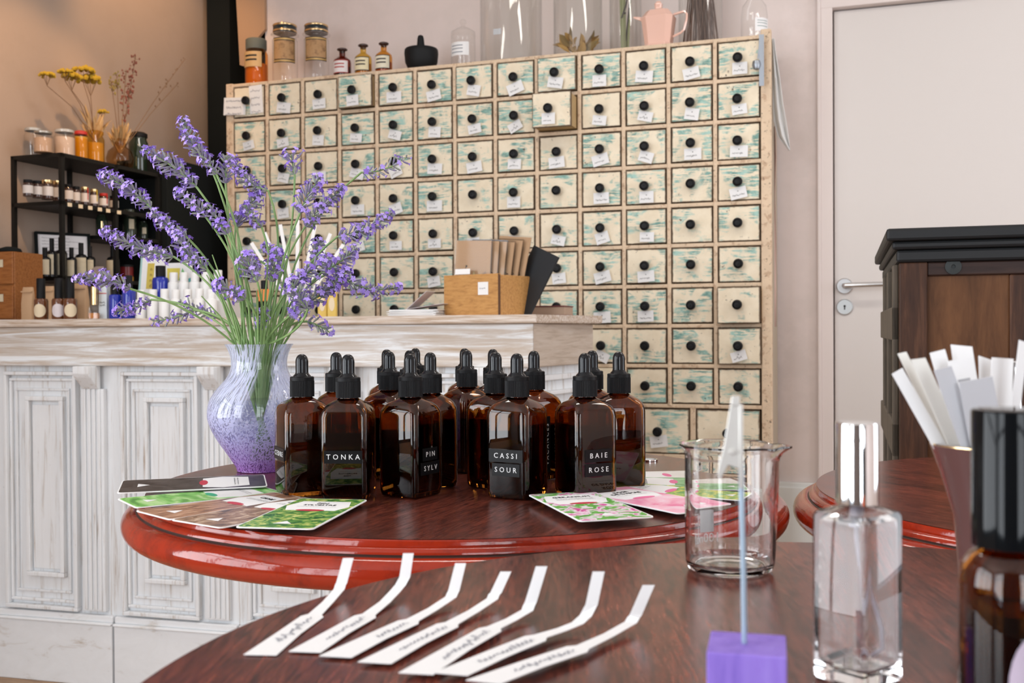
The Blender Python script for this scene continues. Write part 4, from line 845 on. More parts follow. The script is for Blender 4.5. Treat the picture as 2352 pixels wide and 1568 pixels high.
for i, (px, w, h, lab) in enumerate(((236, 26, 44, 'dark tumbler jar with a gold glint, left on the half shelf'), (300, 30, 64, 'tall dark green jar in the middle of the half shelf'), (330, 24, 40, 'dark jar with a square cream label, right on the half shelf'))):
    p = shp(px, .06, Zl[2]); k = p.y/F; R = w*k/2; H = h*k; t = thing('dark_jar', lab, 'jar', p, 0, 'dark jars on the half shelf')
    mb = MB(); mb.lathe([(0, 0), (R, 0), (R, H*.8), (R*.8, H*.9), (R*.8, H), (0, H)], 20); mb.build('body', mat('dark_green_glass', (.02, .03, .02), .06, coat=.8), t); mb = MB(); curve_label(mb, R*1.02, H*.3, H*.65, R_(-75), R_(-30) if i else R_(-60), 0); mb.build('label_sticker', M_gold if i == 0 else M_cream, t)  # left jar's gold strip is a painted glint; the others carry labels
# black bottles with cream labels
BB = [(105, 26, 66, 6), (121, 24, 88, -20), (142, 27, 92, 8), (166, 24, 70, -10), (188, 27, 82, 12), (208, 24, 76, 0), (262, 30, 80, 0)]
bl = ['short black bottle with thin cream label, leftmost by the frame', 'black bottle with narrow cream label under the frame left side', 'tallest black bottle with cream label left of the post', 'black bottle half hidden right of the post', 'black bottle with wide cream label under the frame right corner', 'black bottle standing behind the small round sign', 'black bottle with wide cream label alone at the right']
for (px, w, h, rot), lab in zip(BB, bl):
    p = shp(px, .05, Zl[3]); k = p.y/F; a = w*k/2; H = h*k; t = thing('black_bottle', lab, 'bottle', p, R_(rot), 'black bottles with cream labels')
    mb = MB(); mb.lathe([(0, 0), (a, 0), (a, H*.60), (a*.8, H*.66), (a*.4, H*.69), (a*.38, H*.72), (0, H*.72)], 22); mb.build('body', M_rub, t)
    mb = MB(); mb.lathe([(a*.42, H*.70), (a*.42, H), (0, H)], 16); mb.build('cap', M_cap, t)
    mb = MB(); curve_label(mb, a*1.03, H*.06, H*.58, R_(-150), R_(-30), 0); mb.build('label_sticker', M_cream, t)
p = shp(226, .02, Zl[3]); k = p.y/F; mb = MB(); pts = [(14*k*math.cos(R_(x)), 14*k*math.sin(R_(x))+15*k) for x in range(110, 350, 20)]+[(14*k, 29*k), (0, 29*k)]; mb.prism(pts, 0, .002, T=UPR); scrib(mb, -9*k, 20*k, 18*k, 6*k, Matrix.Translation((0, -.0004, 0)) @ UPR, 1, .0005); scrib(mb, -8*k, 12*k, 16*k, 5*k, Matrix.Translation((0, -.0004, 0)) @ UPR, 1, .0004)
tag(mb.build('shelf_sign', [mat('taupe_card', (.33, .25, .22), .6), M_inkk], loc=p+Vector((0, -.002, .0)), rz=.2), 'small taupe rounded sign with dark writing in front of the black bottles', 'sign')
p = shp(291, .07, Zl[3]); k = p.y/F; R = 16*k; t = thing('round_tin', 'dark red round tin with an ochre band at the shelf right', 'tin', p); mb = MB(); mb.lathe([(0, 0), (R, 0), (R, 34*k), (0, 34*k)], 22); mb.build('tin_body', mat('dark_red_tin', (.15, .01, .012), .3), t); mb = MB(); mb.lathe([(R*1.02, 2*k), (R*1.02, 12*k)], 22); mb.build('ochre_band', mat('ochre_band', (.5, .26, .03), .5), t); mb = MB(); mb.lathe([(R*1.03, 34*k), (R*1.03, 39*k), (0, 40*k)], 22); mb.build('lid', M_cap, t)
# framed certificate on the wall behind
p = shp(147, .14, Zl[3]+.06); k = p.y/F; fr = thing('picture_frame', 'black framed certificate of white paper leaning on the shelf', 'frame'); fr.matrix_world = Matrix.Translation(p) @ Matrix.Rotation(R_(38), 4, 'Z') @ Matrix.Rotation(R_(-7), 4, 'X')
fw_, fh_ = 60*k, 66*k; mb = MB()
for (x0, x1, z0, z1) in ((-fw_, fw_, 0, .008), (-fw_, fw_, fh_-.008, fh_), (-fw_, -fw_+.008, .008, fh_-.008), (fw_-.008, fw_, .008, fh_-.008)): mb.box(x0, x1, -.012, 0, z0, z1)
mb.box(-fw_, fw_, 0, .004, 0, fh_); mb.build('frame_border', M_black, fr, bevel=.001)
mb = MB(); mb.box(-fw_+.007, fw_-.007, -.003, -.001, .007, fh_-.007)
for i in range(6): scrib(mb, -fw_*.75, fh_*(.8-.11*i), fw_*(1.4 if i % 2 else 1.0), .003, Matrix.Translation((0, -.0032, 0)) @ UPR, 1, .0003)
mb.build('certificate', [mat('certificate_paper', (.86, .82, .82), .6), mat('grey_text', (.25, .22, .22), .6)], fr)
fr_s = MB(); fr_s.box(-.05, .05, -.02, .02, 0, .058); o = fr_s.build('black_block', M_black); o.matrix_world = Matrix.Translation(shp(147, .14, Zl[3]+.001)) @ Matrix.Rotation(R_(38), 4, 'Z'); tag(o, 'black block under the framed certificate', 'block')
# ------------------------------------------------------------------ wardrobe at the right
wd = thing('oak_cabinet', 'waist-high dark oak cabinet with black moulded top at the right', 'cabinet'); wp = Vector((.556, 1.5, 0)); WY = R_(17.6)
wd.location = wp; wd.rotation_euler = (0, 0, -WY); WH = 1.092; WW, WDp = 1.0, .56
mb = MB(); mb.box(-.004, WW+.01, -.004, WDp, WH-.048, WH-.030); mb.box(-.010, WW+.02, -.010, WDp, WH-.030, WH-.018); mb.box(-.018, WW+.03, -.018, WDp, WH-.018, WH); mb.build('moulded_top', mat('black_polished_wood', (.005, .006, .007), .55), wd, bevel=.004)
mb = MB(); mb.box(0.0, .014, .014, WDp-.01, 0, WH-.05, 0); mb.box(0, WW, WDp-.012, WDp, 0, WH-.05); mb.box(WW-.014, WW, .01, WDp-.01, 0, WH-.05)
for y in (.0, .19, .37): mb.box(-.008, .0, y+.02, y+.05, .02, WH-.05)
for z in (WH-.16, WH-.33, .3): mb.box(-.008, 0, .02, WDp-.02, z, z+.05)
mb.build('side_panel', M_oaks, wd, bevel=.002)
def wx(px): 
    n_ = Vector((math.sin(WY), math.cos(WY), 0)); q = onplane(px, hz(px), Vector((wp.x, wp.y, CZ)), n_); return (q-wp).dot(Vector((math.cos(WY), -math.sin(WY), 0)))
def wz(px, py):
    n_ = Vector((math.sin(WY), math.cos(WY), 0)); return onplane(px, py, Vector((wp.x, wp.y, CZ)), n_).z
x1, x2, x3 = wx(2131), wx(2320), wx(2352)+.02; z1 = wz(2200, 632)
for xs in (0, WW-x1): mb = MB(); mb.box(xs, xs+x1, 0, .02, 0, WH-.048); mb.build('corner_stile', M_oak, wd, bevel=.002)
for xa, xb in ((x2, x3), (x3+.2, x3+.25)): mb = MB(); mb.box(xa, xb, .004, .02, 0, z1); mb.build('middle_stile', M_oak, wd, bevel=.002)
mb = MB(); mb.box(x1, WW-x1, .003, .02, z1, WH-.048); mb.build('top_rail', M_oakd, wd, bevel=.002)
for xa, xb in ((x1, x2), (x3, x3+.2), (x3+.25, WW-x1)): mb = MB(); mb.box(xa, xb, .010, .018, .05, z1); mb.build('panel', M_oakp, wd)
mb = MB(); kz_ = wz(2190, 612); mb.lathe([(0, 0), (.011, 0), (.011, .002), (.003, .003), (.003, .0005), (0, .0005)], 18, T=Matrix.Translation((wx(2190), .003, kz_)) @ Matrix.Rotation(R_(90), 4, 'X')); mb.build('keyhole', mat('aged_iron', (.04, .045, .045), .6, .5), wd)
# ------------------------------------------------------------------ round tables
def table(x, y, z, Rf, Ro, lab, rot=0):
    t = thing('bistro_table', lab, 'table', (x, y, 0), rot, 'round mahogany tables')
    mb = MB(); mb.lathe([(0, z-.0002), (Rf*.5, z-.0001), (Rf, z)], 160, 0); mb.build('tabletop', M_top, t)
    e = Ro-Rf; pr = [(Rf, z), (Rf+.0003, z-.0006), (Rf+.0012, z-.0032)]; mb = MB(); mb.lathe([(Rf-.01, z-.001), (Rf, z-.0004), (Rf+.0005, z-.0012), (Rf+.0015, z-.0045), (Rf+.0015, z-.0055)], 160, 0)
    c = [(Rf+.0015+e*.26*math.sin(R_(a)), z-.0055-.0045*(1-math.cos(R_(a)))) for a in range(10, 91, 16)]; mb.lathe([(Rf+.0015, z-.0055)]+c, 160, 0)
    r1, zz = c[-1]; mb.lathe([(r1, zz), (r1-.0004, zz-.0012), (r1+.0012, zz-.0018)], 160, 1)
    r1 += .0012; zz -= .0018; hgt = .0245; bead = []
    for a in range(0, 181, 12):
        t_ = R_(a); bead.append((r1+(Ro-r1)*math.sin(t_)**.8, zz-hgt*(1-math.cos(t_))/2))
    mb.lathe(bead+[(r1-.02, zz-hgt-.001), (0, zz-hgt-.001)], 160, 0); mb.build('moulded_rim', [M_rim, M_groove], t)
    mb = MB(); mb.lathe([(0, z-.034), (.10, z-.034), (.09, z-.05), (.035, z-.08), (.028, z-.2), (.045, z-.4), (.05, z-.55), (.03, .16), (.04, .10), (0, .10)], 40); mb.build('pedestal', M_rim, t)
    for k in range(3):
        a = k*2*PI/3+.5; d = Vector((math.cos(a), math.sin(a), 0)); mb = MB(); mb.tube([d*.02+Vector((0, 0, .16)), d*.10+Vector((0, 0, .13)), d*.2+Vector((0, 0, .06)), d*.26+Vector((0, 0, .018))], [.02, .019, .017, .018], 10); mb.build('leg', M_rim, t)
    return t
ZN, ZF = .81, .80
table(-.053, 1.051, ZF, .300, .321, 'round mahogany table carrying the bottles and vase, red lacquered rim')
table(.151, .385, ZN, .302, .322, 'nearest round mahogany table carrying the scent strips and beaker', .35)
table(.583, .930, ZF, .300, .322, 'round mahogany table at the right in front of the oak cabinet', .9)
# ------------------------------------------------------------------ dropper bottles
def dropper(x, y, rz, lab, words=(), level=.062, vertical=None):
    t = thing('dropper_bottle', lab, 'bottle', (x, y, ZF+.0004), R_(rz), 'square amber dropper bottles')
    a = .0216; r = .0058
    out = [(a-.004, a-.004, r*.5, 0), (a-.0015, a-.0015, r*.8, .0012), (a, a, r, .006), (a, a, r, .0735), (a-.0005, a-.0005, r+.0006, .0775), (a-.0020, a-.0020, r+.0018, .0816), (a-.0045, a-.0045, r+.0035, .0846), (a-.0080, a-.0080, r+.0050, .0868), (.0108, .0108, .0105, .0884), (.0092, .0092, .0092, .0896), (.0092, .0092, .0092, .0935)]
    inn = [(.0074, .0074, .0074, .0935), (.0074, .0074, .0074, .0888), (a-.0105, a-.0105, .0100, .0862), (a-.0066, a-.0066, r+.003, .0832), (a-.0036, a-.0036, r+.0005, .0795), (a-.0022, a-.0022, r-.0012, .0745), (a-.0020, a-.0020, r-.0015, .060), (a-.0020, a-.0020, r-.0015, .008), (a-.004, a-.004, r-.002, .0045)]
    if not shared.get('b'):
        mb = MB(); mb.loft([rsq(p, q, s, z) for p, q, s, z in out+inn]); ob = mb.build('glass_body', M_amber, t); shared['b'] = ob.data
    else: ob = bpy.data.objects.new('glass_body', shared['b']); S.collection.objects.link(ob); ob.parent = t
    mb = MB(); g = a-.0024; mb.loft([rsq(g-.002, g-.002, r-.0022, .005), rsq(g, g, r-.002, .0085), rsq(g, g, r-.002, level)]); mb.build('liquid', M_liq, t)
    if not shared.get('c'):
        mb = MB(); n = 48; ring = []
        rr1, rr2 = .0112, .0107
        for z in (.0900, .1045): ring.append([((rr1 if i % 2 else rr2)*math.cos(2*PI*i/(2*n)), (rr1 if i % 2 else rr2)*math.sin(2*PI*i/(2*n)), z) for i in range(2*n)])
        mb.loft(ring, smooth=False); mb.lathe([(.0105, .1043), (.0110, .1047), (.0110, .1078), (.0100, .1084), (.0, .1084)], 40); cc = mb.build('collar', M_cap, t); shared['c'] = cc.data
        mb = MB(); mb.lathe([(0, .1080), (.0084, .1082), (.0079, .1094), (.0064, .1108), (.0059, .1122), (.0059, .1220), (.0057, .1240), (.0050, .1262), (.0036, .1280), (.0018, .1289), (0, .1291)], 28); bb = mb.build('rubber_bulb', M_rub, t); shared['r'] = bb.data
        mb = MB(); mb.lathe([(.0034, .088), (.0034, .022), (.0018, .016), (.0016, .010), (.0010, .010), (.0012, .016), (.0024, .022), (.0024, .088)], 14); pp = mb.build('pipette', M_tg, t); shared['p'] = pp.data
    else:
        for nm, kk in (('collar', 'c'), ('rubber_bulb', 'r'), ('pipette', 'p')):
            ob = bpy.data.objects.new(nm, shared[kk]); S.collection.objects.link(ob); ob.parent = t
    zz = .0385 if len(words) == 1 else .0385
    for i, w in enumerate(words):
        mb = MB(); wd_ = .0064*len(w)+.0022; hh = .0056; z = zz-i*.0125
        T = Matrix.Translation((0, -a-.0002, z)) @ UPR; mb.prism([(-wd_/2, -hh), (wd_/2, -hh), (wd_/2, hh), (-wd_/2, hh)], -.0004, .0003, T=T); text(mb, w, .0064, T @ Matrix.Translation((0, 0, .0005)), 1, 1.6)
        o = mb.build('label_tape', [M_tape, M_tapet], t); o['label'] = 'black embossed tape reading '+w
    if vertical:
        mb = MB(); T = Matrix.Translation((a+.0002, -.004, .036)) @ Matrix.Rotation(R_(90), 4, 'Z') @ UPR @ Matrix.Rotation(R_(90), 4, 'Z'); mb.prism([(-.028, -.0045), (.028, -.0045), (.028, .0045), (-.028, .0045)], -.0004, .0003, T=T); (scrib(mb, -.024, -.001, .046, .0045, T, 1, .0004, .0006, random.Random(4)) if vertical == '~' else text(mb, vertical, .0062, T @ Matrix.Translation((0, 0, .0005)), 1, 1.45))
        o = mb.build('label_tape', [M_tape, M_tapet], t); o['label'] = 'vertical black tape with white letters' if vertical == '~' else 'vertical black tape reading '+vertical
    return t
shared = {}
def bx_(px, Z): return (px-1176)/F*Z
DB = [(693, .965, -63, 'square amber dropper bottle labelled CEDRE, leftmost and beside the purple vase', ('CEDRE',), .066, None),
 (772, 1.045, 8, 'amber dropper bottle standing between and behind the CEDRE and TONKA bottles', (), .062, None),
 (799, .945, -4, 'square amber dropper bottle labelled TONKA', ('TONKA',), .060, None),
 (888, 1.19, 10, 'amber dropper bottle in the rear row, first from the left', (), .062, None),
 (894, 1.07, -125, 'amber dropper bottle between TONKA and PIN SYLV, one row back', (), .064, '~'),
 (941, 1.135, 20, 'amber dropper bottle right behind the PIN SYLV bottle cap', (), .06, None),
 (942, .955, 58, 'square amber dropper bottle labelled PIN SYLV, turned edge-on', ('PIN', 'SYLV'), .066, None),
 (954, 1.27, 0, 'amber dropper bottle farthest back behind PIN SYLV', (), .062, None),
 (988, 1.012, 20, 'amber dropper bottle just right of and behind PIN SYLV', (), .066, None),
 (1067, 1.23, 5, 'amber dropper bottle farthest back in the centre', (), .062, None),
 (1072, 1.12, 40, 'amber dropper bottle standing alone in the middle gap', (), .058, None),
 (1132, 1.175, 10, 'amber dropper bottle in the rear, behind the CASSI SOUR pair', (), .06, None),
 (1138, 1.003, -38, 'amber dropper bottle just left of and behind CASSI SOUR', (), .066, None),
 (1187, .944, -29, 'square amber dropper bottle labelled CASSI SOUR', ('CASSI', 'SOUR'), .066, None),
 (1226, 1.06, -46, 'amber dropper bottle with a vertical VACANCES label', (), .055, 'VACANCES'),
 (1343, .943, 28, 'square amber dropper bottle labelled BAIE ROSE', ('BAIE', 'ROSE'), .066, None),
 (1360, 1.06, 15, 'amber dropper bottle hidden behind BAIE ROSE', (), .062, None),
 (1421, .992, 6, 'amber dropper bottle at the right end, brown glass and no visible label', (), .056, None)]
for px, Z, rz, lab, w, lv, vt in DB: dropper(bx_(px, Z), Z, rz, lab, w, lv, vt)
# ------------------------------------------------------------------ vase and lavender
VX, VY = bx_(595, 1.13), 1.13
vs = thing('glass_vase', 'blown glass vase speckled lavender and white, narrow neck', 'vase', (VX, VY, ZF+.0003), 0)
def vase_mat():
    m, nt, p, N, L = nodes('speckled_lavender_glass'); tc = N('ShaderNodeTexCoord'); sp = N('ShaderNodeSeparateXYZ'); L(tc.outputs['Object'], sp.inputs[0])
    z = mth(N, L, 'MULTIPLY', sp.outputs[2], 1/.137)
    an = N('ShaderNodeMath'); an.operation = 'ARCTAN2'; L(sp.outputs[0], an.inputs[0]); L(mth(N, L, 'MULTIPLY', sp.outputs[1], -1.0), an.inputs[1])
    ang = mth(N, L, 'SUBTRACT', an.outputs[0], mth(N, L, 'MULTIPLY', z, .9))
    def field(sa, sz, sc_, det=3):
        cb = N('ShaderNodeCombineXYZ'); L(mth(N, L, 'MULTIPLY', mth(N, L, 'SINE', ang), sa), cb.inputs[0]); L(mth(N, L, 'MULTIPLY', mth(N, L, 'COSINE', ang), sa), cb.inputs[1]); L(mth(N, L, 'MULTIPLY', z, sz), cb.inputs[2]); return noise(N, L, cb.outputs[0], sc_, det, .55)
    fine = field(1, 2.2, 26); lng = field(1, .35, 24)
    up = ramp(N, L, z, BW(.30, .62)); f = mixc(N, L, up, fine, lng)
    speck = ramp(N, L, f, BW(.50, .56))
    # coverage: denser enamel at the foot, a clear swirl through the middle
    sw = mth(N, L, 'ABSOLUTE', mth(N, L, 'SUBTRACT', ang, -.30)); swz = ramp(N, L, sw, BW(.16, .34))
    low = ramp(N, L, z, [(.28, (1, 1, 1)), (.50, (0, 0, 0))])
    cov = mth(N, L, 'MAXIMUM', swz, low); mask = mth(N, L, 'MULTIPLY', mth(N, L, 'MULTIPLY', mth(N, L, 'ADD', mth(N, L, 'MULTIPLY', mth(N, L, 'SUBTRACT', 1.0, speck), .84), .12), 1.0), cov)
    col = ramp(N, L, z, [(.0, (.50, .22, .68)), (.10, (.56, .38, .80)), (.30, (.60, .58, .92)), (.6, (.74, .78, .97)), (1, (.72, .76, .98))])
    df = N('ShaderNodeBsdfDiffuse'); L(col, df.inputs[0]); ts = N('ShaderNodeBsdfTranslucent'); L(col, ts.inputs[0]); m1 = N('ShaderNodeMixShader'); m1.inputs[0].default_value = .35; L(df.outputs[0], m1.inputs[1]); L(ts.outputs[0], m1.inputs[2])
    tint = ramp(N, L, z, [(.0, (.60, .32, .74)), (.30, (.80, .76, .95)), (.6, (.93, .94, .99))]); tr = N('ShaderNodeBsdfTransparent'); L(tint, tr.inputs[0])
    m2 = N('ShaderNodeMixShader'); L(mask, m2.inputs[0]); L(tr.outputs[0], m2.inputs[1]); L(m1.outputs[0], m2.inputs[2])
    gl = N('ShaderNodeBsdfGlossy'); gl.inputs['Roughness'].default_value = .03; lw = N('ShaderNodeLayerWeight'); lw.inputs['Blend'].default_value = .5; fr_ = mth(N, L, 'ADD', mth(N, L, 'MULTIPLY', mth(N, L, 'POWER', lw.outputs['Facing'], 4.0), .6), .045); m3 = N('ShaderNodeMixShader'); L(fr_, m3.inputs[0]); L(m2.outputs[0], m3.inputs[1]); L(gl.outputs[0], m3.inputs[2])
    nt.nodes.remove(p); L(m3.outputs[0], nt.nodes['Material Output'].inputs['Surface']); return m
VP = [(0, .0006), (.022, 0), (.0245, .002), (.0262, .006), (.034, .018), (.046, .036), (.0535, .052), (.0550, .064), (.0525, .077), (.0455, .088), (.0365, .098), (.0315, .106), (.0296, .115), (.0305, .124), (.0335, .132), (.0365, .1368)]
VPs = []
for i in range(len(VP)-1):
    p0 = VP[max(i-1, 0)]; p1 = VP[i]; p2 = VP[i+1]; p3 = VP[min(i+2, len(VP)-1)]
    for j in range(4):
        t = j/4; VPs.append(tuple(.5*((2*p1[c])+(-p0[c]+p2[c])*t+(2*p0[c]-5*p1[c]+4*p2[c]-p3[c])*t*t+(-p0[c]+3*p1[c]-3*p2[c]+p3[c])*t**3) for c in (0, 1)))
VPs.append(VP[-1]); VPs[0] = VP[0]
mb = MB(); mb.lathe([(max(r, 0), z) for r, z in VPs], 80); o = mb.build('glass_wall', vase_mat(), vs)
mb = MB(); mb.lathe([(0.0, .003), (.021, .003), (.031, .017), (.045, .038), (.052, .053), (.0532, .064), (.051, .076), (.050, .079), (0, .079)], 48); mb.build('water', thin_glass('water_surface', (.90, .94, .94), 1.2), vs)
M_stem = worn('lavender_stem_green', (.26, .40, .14), (.17, .30, .10), (.45, .6), 60, (1, 1, .2), None, .55)
M_cal = [worn('calyx_grey_violet', (.30, .25, .44), (.26, .29, .24), (.50, .56), 400), worn('calyx_grey_green', (.40, .44, .34), (.22, .17, .36), (.5, .58), 400)]
M_pet = [mat('lavender_petal', (.50, .36, .92), .6), mat('lavender_petal_deep', (.33, .20, .74), .6)]
def bez(a, b, c, t): return a*(1-t)**2+b*2*t*(1-t)+c*t*t
def lavender(tip, base, dz, lab, bend=0, dens=1.0, wid=1.0, seed=0, grp='lavender stems in the purple vase', mouth=None):
    rr = random.Random(seed+100); Yt = VY+dz
    T0 = atY(tip[0], tip[1], Yt); B0 = atY(base[0], base[1], Yt-.0)
    mx = VX + max(-.024, min(.024, (B0.x-VX)*.22+rr.uniform(-.006, .006))); my = VY+max(-.02, min(.02, dz*.25+rr.uniform(-.005, .005)))
    Mo = Vector((mx, my, ZF+.137)); foot = Vector((VX-(mx-VX)*.5+.004, VY-(my-VY)*.5, ZF+.012))
    neck = Vector((VX+(mx-VX)*.55, VY+(my-VY)*.55, ZF+.108))
    ax = (T0-B0); L = ax.length
    t = thing('lavender_stem', lab, 'lavender', foot, 0, grp)
    o0 = foot; st = MB()
    dirm = (B0-Mo); ctrl = Mo+Vector((dirm.x*.25, dirm.y*.3, dirm.z*.5)) - ax.normalized()*0.0
    ctrl = ctrl.lerp(B0-ax.normalized()*dirm.length*.45, .55)
    pts = [foot, foot.lerp(neck, .5)+Vector((0, 0, .0)), neck] + [bez(Mo, ctrl, B0, i/8) for i in range(9)]
    side = ax.normalized().cross(Vector((0, 1, 0))).normalized()
    axis = lambda u: B0+ax*u+side*bend*L*4*u*(1-u)
    pts += [axis(u) for u in (.3, .6, .95)]
    st.tube([p-o0 for p in pts], [.0014]*3+[.00125]*9+[.001, .0009, .0005], 6); st.build('stalk', M_stem, t)
    cal = MB(); fl = MB(); nwh = max(4, int(L/.0052)); 
    for w in range(nwh):
        u = (w+.3)/nwh; c = axis(u)-o0; tan = (axis(min(u+.05, 1))-axis(max(u-.05, 0))).normalized()
        e1 = tan.orthogonal().normalized(); e2 = tan.cross(e1); prof = wid*(.62+.75*math.sin(PI*min(1, u*.9+.12)))*(1 if u < .85 else .8)
        nf = max(3, int(rr.uniform(5, 9)*dens)); prof *= rr.uniform(.72, 1.2)
        for k in range(nf):
            a = 2*PI*k/nf+w*.7+rr.uniform(-.3, .3); rad = (e1*math.cos(a)+e2*math.sin(a)); d = (rad*rr.uniform(.75, 1.1)+tan*rr.uniform(.55, 1.0)).normalized()
            s0 = c+rad*.0008; Lc = .0070*prof*rr.uniform(.75, 1.3)
            cal.tube([s0, s0+d*Lc*.35, s0+d*Lc*.8, s0+d*Lc], [.0005, .00105, .0011, .0006], 5, mi=rr.random() < .4)
            if rr.random() < .74*min(1, dens+.1):
                q = s0+d*Lc*1.05; sd = d.orthogonal().normalized(); sd2 = d.cross(sd); mi = 1 if rr.random() < .35 else 0; fs = .0030*rr.uniform(.7, 1.3)
                fl.tube([q-d*.0012, q+d*.0008], [.0006, .0010], 5, mi=mi)
                for pt in range(5):
                    b = pt*2*PI/5+rr.random()*.4; o_ = sd*math.cos(b)+sd2*math.sin(b); n_ = sd*math.cos(b+1.57)+sd2*math.sin(b+1.57)
                    q0 = q+d*.0006; fl.add([q0, q0+o_*fs*.6+n_*fs*.42+d*.0005, q0+o_*fs*1.15+d*.0001, q0+o_*fs*.6-n_*fs*.42+d*.0005], [(0, 1, 2, 3)], mi, True)
    cal.build('calyx_cluster', M_cal, t); fl.build('blossoms', M_pet, t)
LAV = [((420, 270), (482, 378), -.02, 'tallest lavender stem of the bouquet', .08, 1, 1.1),
 ((478, 372), (498, 402), -.02, 'short small lavender whorl just under the tallest spike', 0, .6, .8),
 ((326, 342), (452, 430), .0, 'thick lavender spike upper left below the tallest', -.05, 1, 1.2),
 ((224, 398), (348, 478), .02, 'lavender spike reaching far left over the shelf jars', -.06, 1, 1.15),
 ((402, 438), (474, 500), -.03, 'lavender spike in front of the black cabinet, upper part', -.05, 1, 1.05),
 ((470, 470), (524, 540), -.03, 'lavender spike in front of the black cabinet, lower part', -.03, .9, .9),
 ((236, 528), (400, 590), .03, 'long lavender spike left over the framed certificate', .05, 1, 1.15),
 ((344, 484), (430, 545), .01, 'lavender spike between the far-left spike and the long left one', .03, 1, 1.0),
 ((400, 530), (478, 620), -.01, 'dark lavender spike pointing up-left at mid height', .08, 1, 1.1),
 ((168, 644), (302, 664), -.04, 'lowest lavender spike pointing far left', -.10, 1, 1.0),
 ((260, 716), (348, 688), .03, 'low drooping lavender spike beside the blue bottles', .06, .8, .85),
 ((346, 738), (446, 712), .02, 'low sparse lavender spike over the counter edge', .05, .6, .85),
 ((408, 690), (500, 730), .03, 'ragged low lavender spike in front of the white bottles', .0, .5, .8),
 ((520, 356), (518, 424), -.01, 'upright lavender spike above the vase centre-left', 0, .9, 1.15),
 ((540, 366), (616, 438), .02, 'arched lavender spike bending right near the cabinet edge', .16, .9, .95),
 ((600, 430), (548, 490), .03, 'lavender spike curving up-right beside the arched one', -.10, .9, 1.0),
 ((560, 468), (602, 524), .0, 'lavender spike leaning left at upper middle', 0, .9, 1.0),
 ((546, 500), (545, 522), .01, 'small blossom cluster on a thin stem at upper middle', 0, .9, 1.3),
 ((668, 352), (677, 404), .02, 'short round-topped lavender spike standing alone', 0, .9, 1.25),
 ((738, 404), (688, 492), -.03, 'tall lavender spike right of centre, left of a pair', .05, 1, 1.15),
 ((792, 428), (700, 522), .01, 'lavender spike right of centre, right one of the pair', .03, .95, 1.05),
 ((940, 356), (830, 396), .02, 'long thin lavender spike reaching far right, topmost', -.10, .5, .95),
 ((904, 486), (774, 544), .0, 'full lavender spike pointing right over the drawers', -.07, .95, 1.1),
 ((736, 548), (722, 602), .02, 'small dark upright lavender spike right of the vase axis', .04, .9, 1.0),
 ((820, 566), (736, 628), -.02, 'lavender spike pointing right just above the drooping one', -.05, 1, 1.1),
 ((926, 656), (770, 622), -.01, 'long lavender spike drooping at the far right', -.16, .8, 1.05),
 ((760, 590), (672, 654), -.04, 'dense front lavender spike right of the vase axis', .02, 1, 1.15),
 ((800, 618), (690, 706), -.02, 'dark lavender spike lower right, pointing up-right', -.04, 1, 1.1),
 ((565, 580), (592, 650), -.05, 'front centre lavender spike, fully open', .05, 1, 1.25),
 ((492, 648), (566, 688), -.05, 'front lavender spike low on the left of centre', -.03, 1, 1.2),
 ((640, 570), (625, 650), -.02, 'upright lavender spike above the vase axis', .04, .95, 1.1),
 ((604, 562), (650, 596), .04, 'thin lavender spike in front of the white paper strips', -.05, .7, .8),
 ((668, 640), (706, 712), -.05, 'pale greenish lavender spike low right in front', .05, 1.0, 1.2),
 ((712, 690), (662, 728), -.03, 'lowest right lavender blossom cluster above the vase rim', 0, 1, 1.0),
 ((764, 768), (704, 738), .0, 'drooping lavender spike lowest on the right', .06, .7, .8),
 ((596, 756), (610, 700), -.02, 'short lavender spike hanging down near the vase mouth', 0, .8, .8),
 ((560, 620), (600, 600), .03, 'small lavender spike in the heart of the bouquet', 0, .9, 1.0)]
for i, (tp, bs, dz, lab, bend, dens, wid) in enumerate(LAV): lavender(tp, bs, dz, lab, bend, dens, wid, i)
rr = random.Random(77)
for i in range(16):     # short green leaves and bare stalks at the mouth
    a = rr.uniform(0, 2*PI); mo = Vector((VX+.022*math.cos(a), VY+.022*math.sin(a), ZF+.13)); ft = Vector((VX-.010*math.cos(a), VY-.010*math.sin(a), ZF+.012)); nk = Vector((VX+.016*math.cos(a), VY+.016*math.sin(a), ZF+.106))
    e = mo+Vector((math.cos(a)*rr.uniform(.02, .05), math.sin(a)*.03, rr.uniform(.05, .11))); mb = MB(); mb.tube([ft, ft.lerp(nk, .5), nk, mo, mo.lerp(e, .5)+Vector((0, 0, .008)), e], [.0013, .0013, .0013, .0013, .0012, .0006], 6)
    tag(mb.build('bare_stalk', M_stem), 'bare green lavender stalk without blossoms in the vase mouth', 'stalk', 'bare green stalks in the vase')
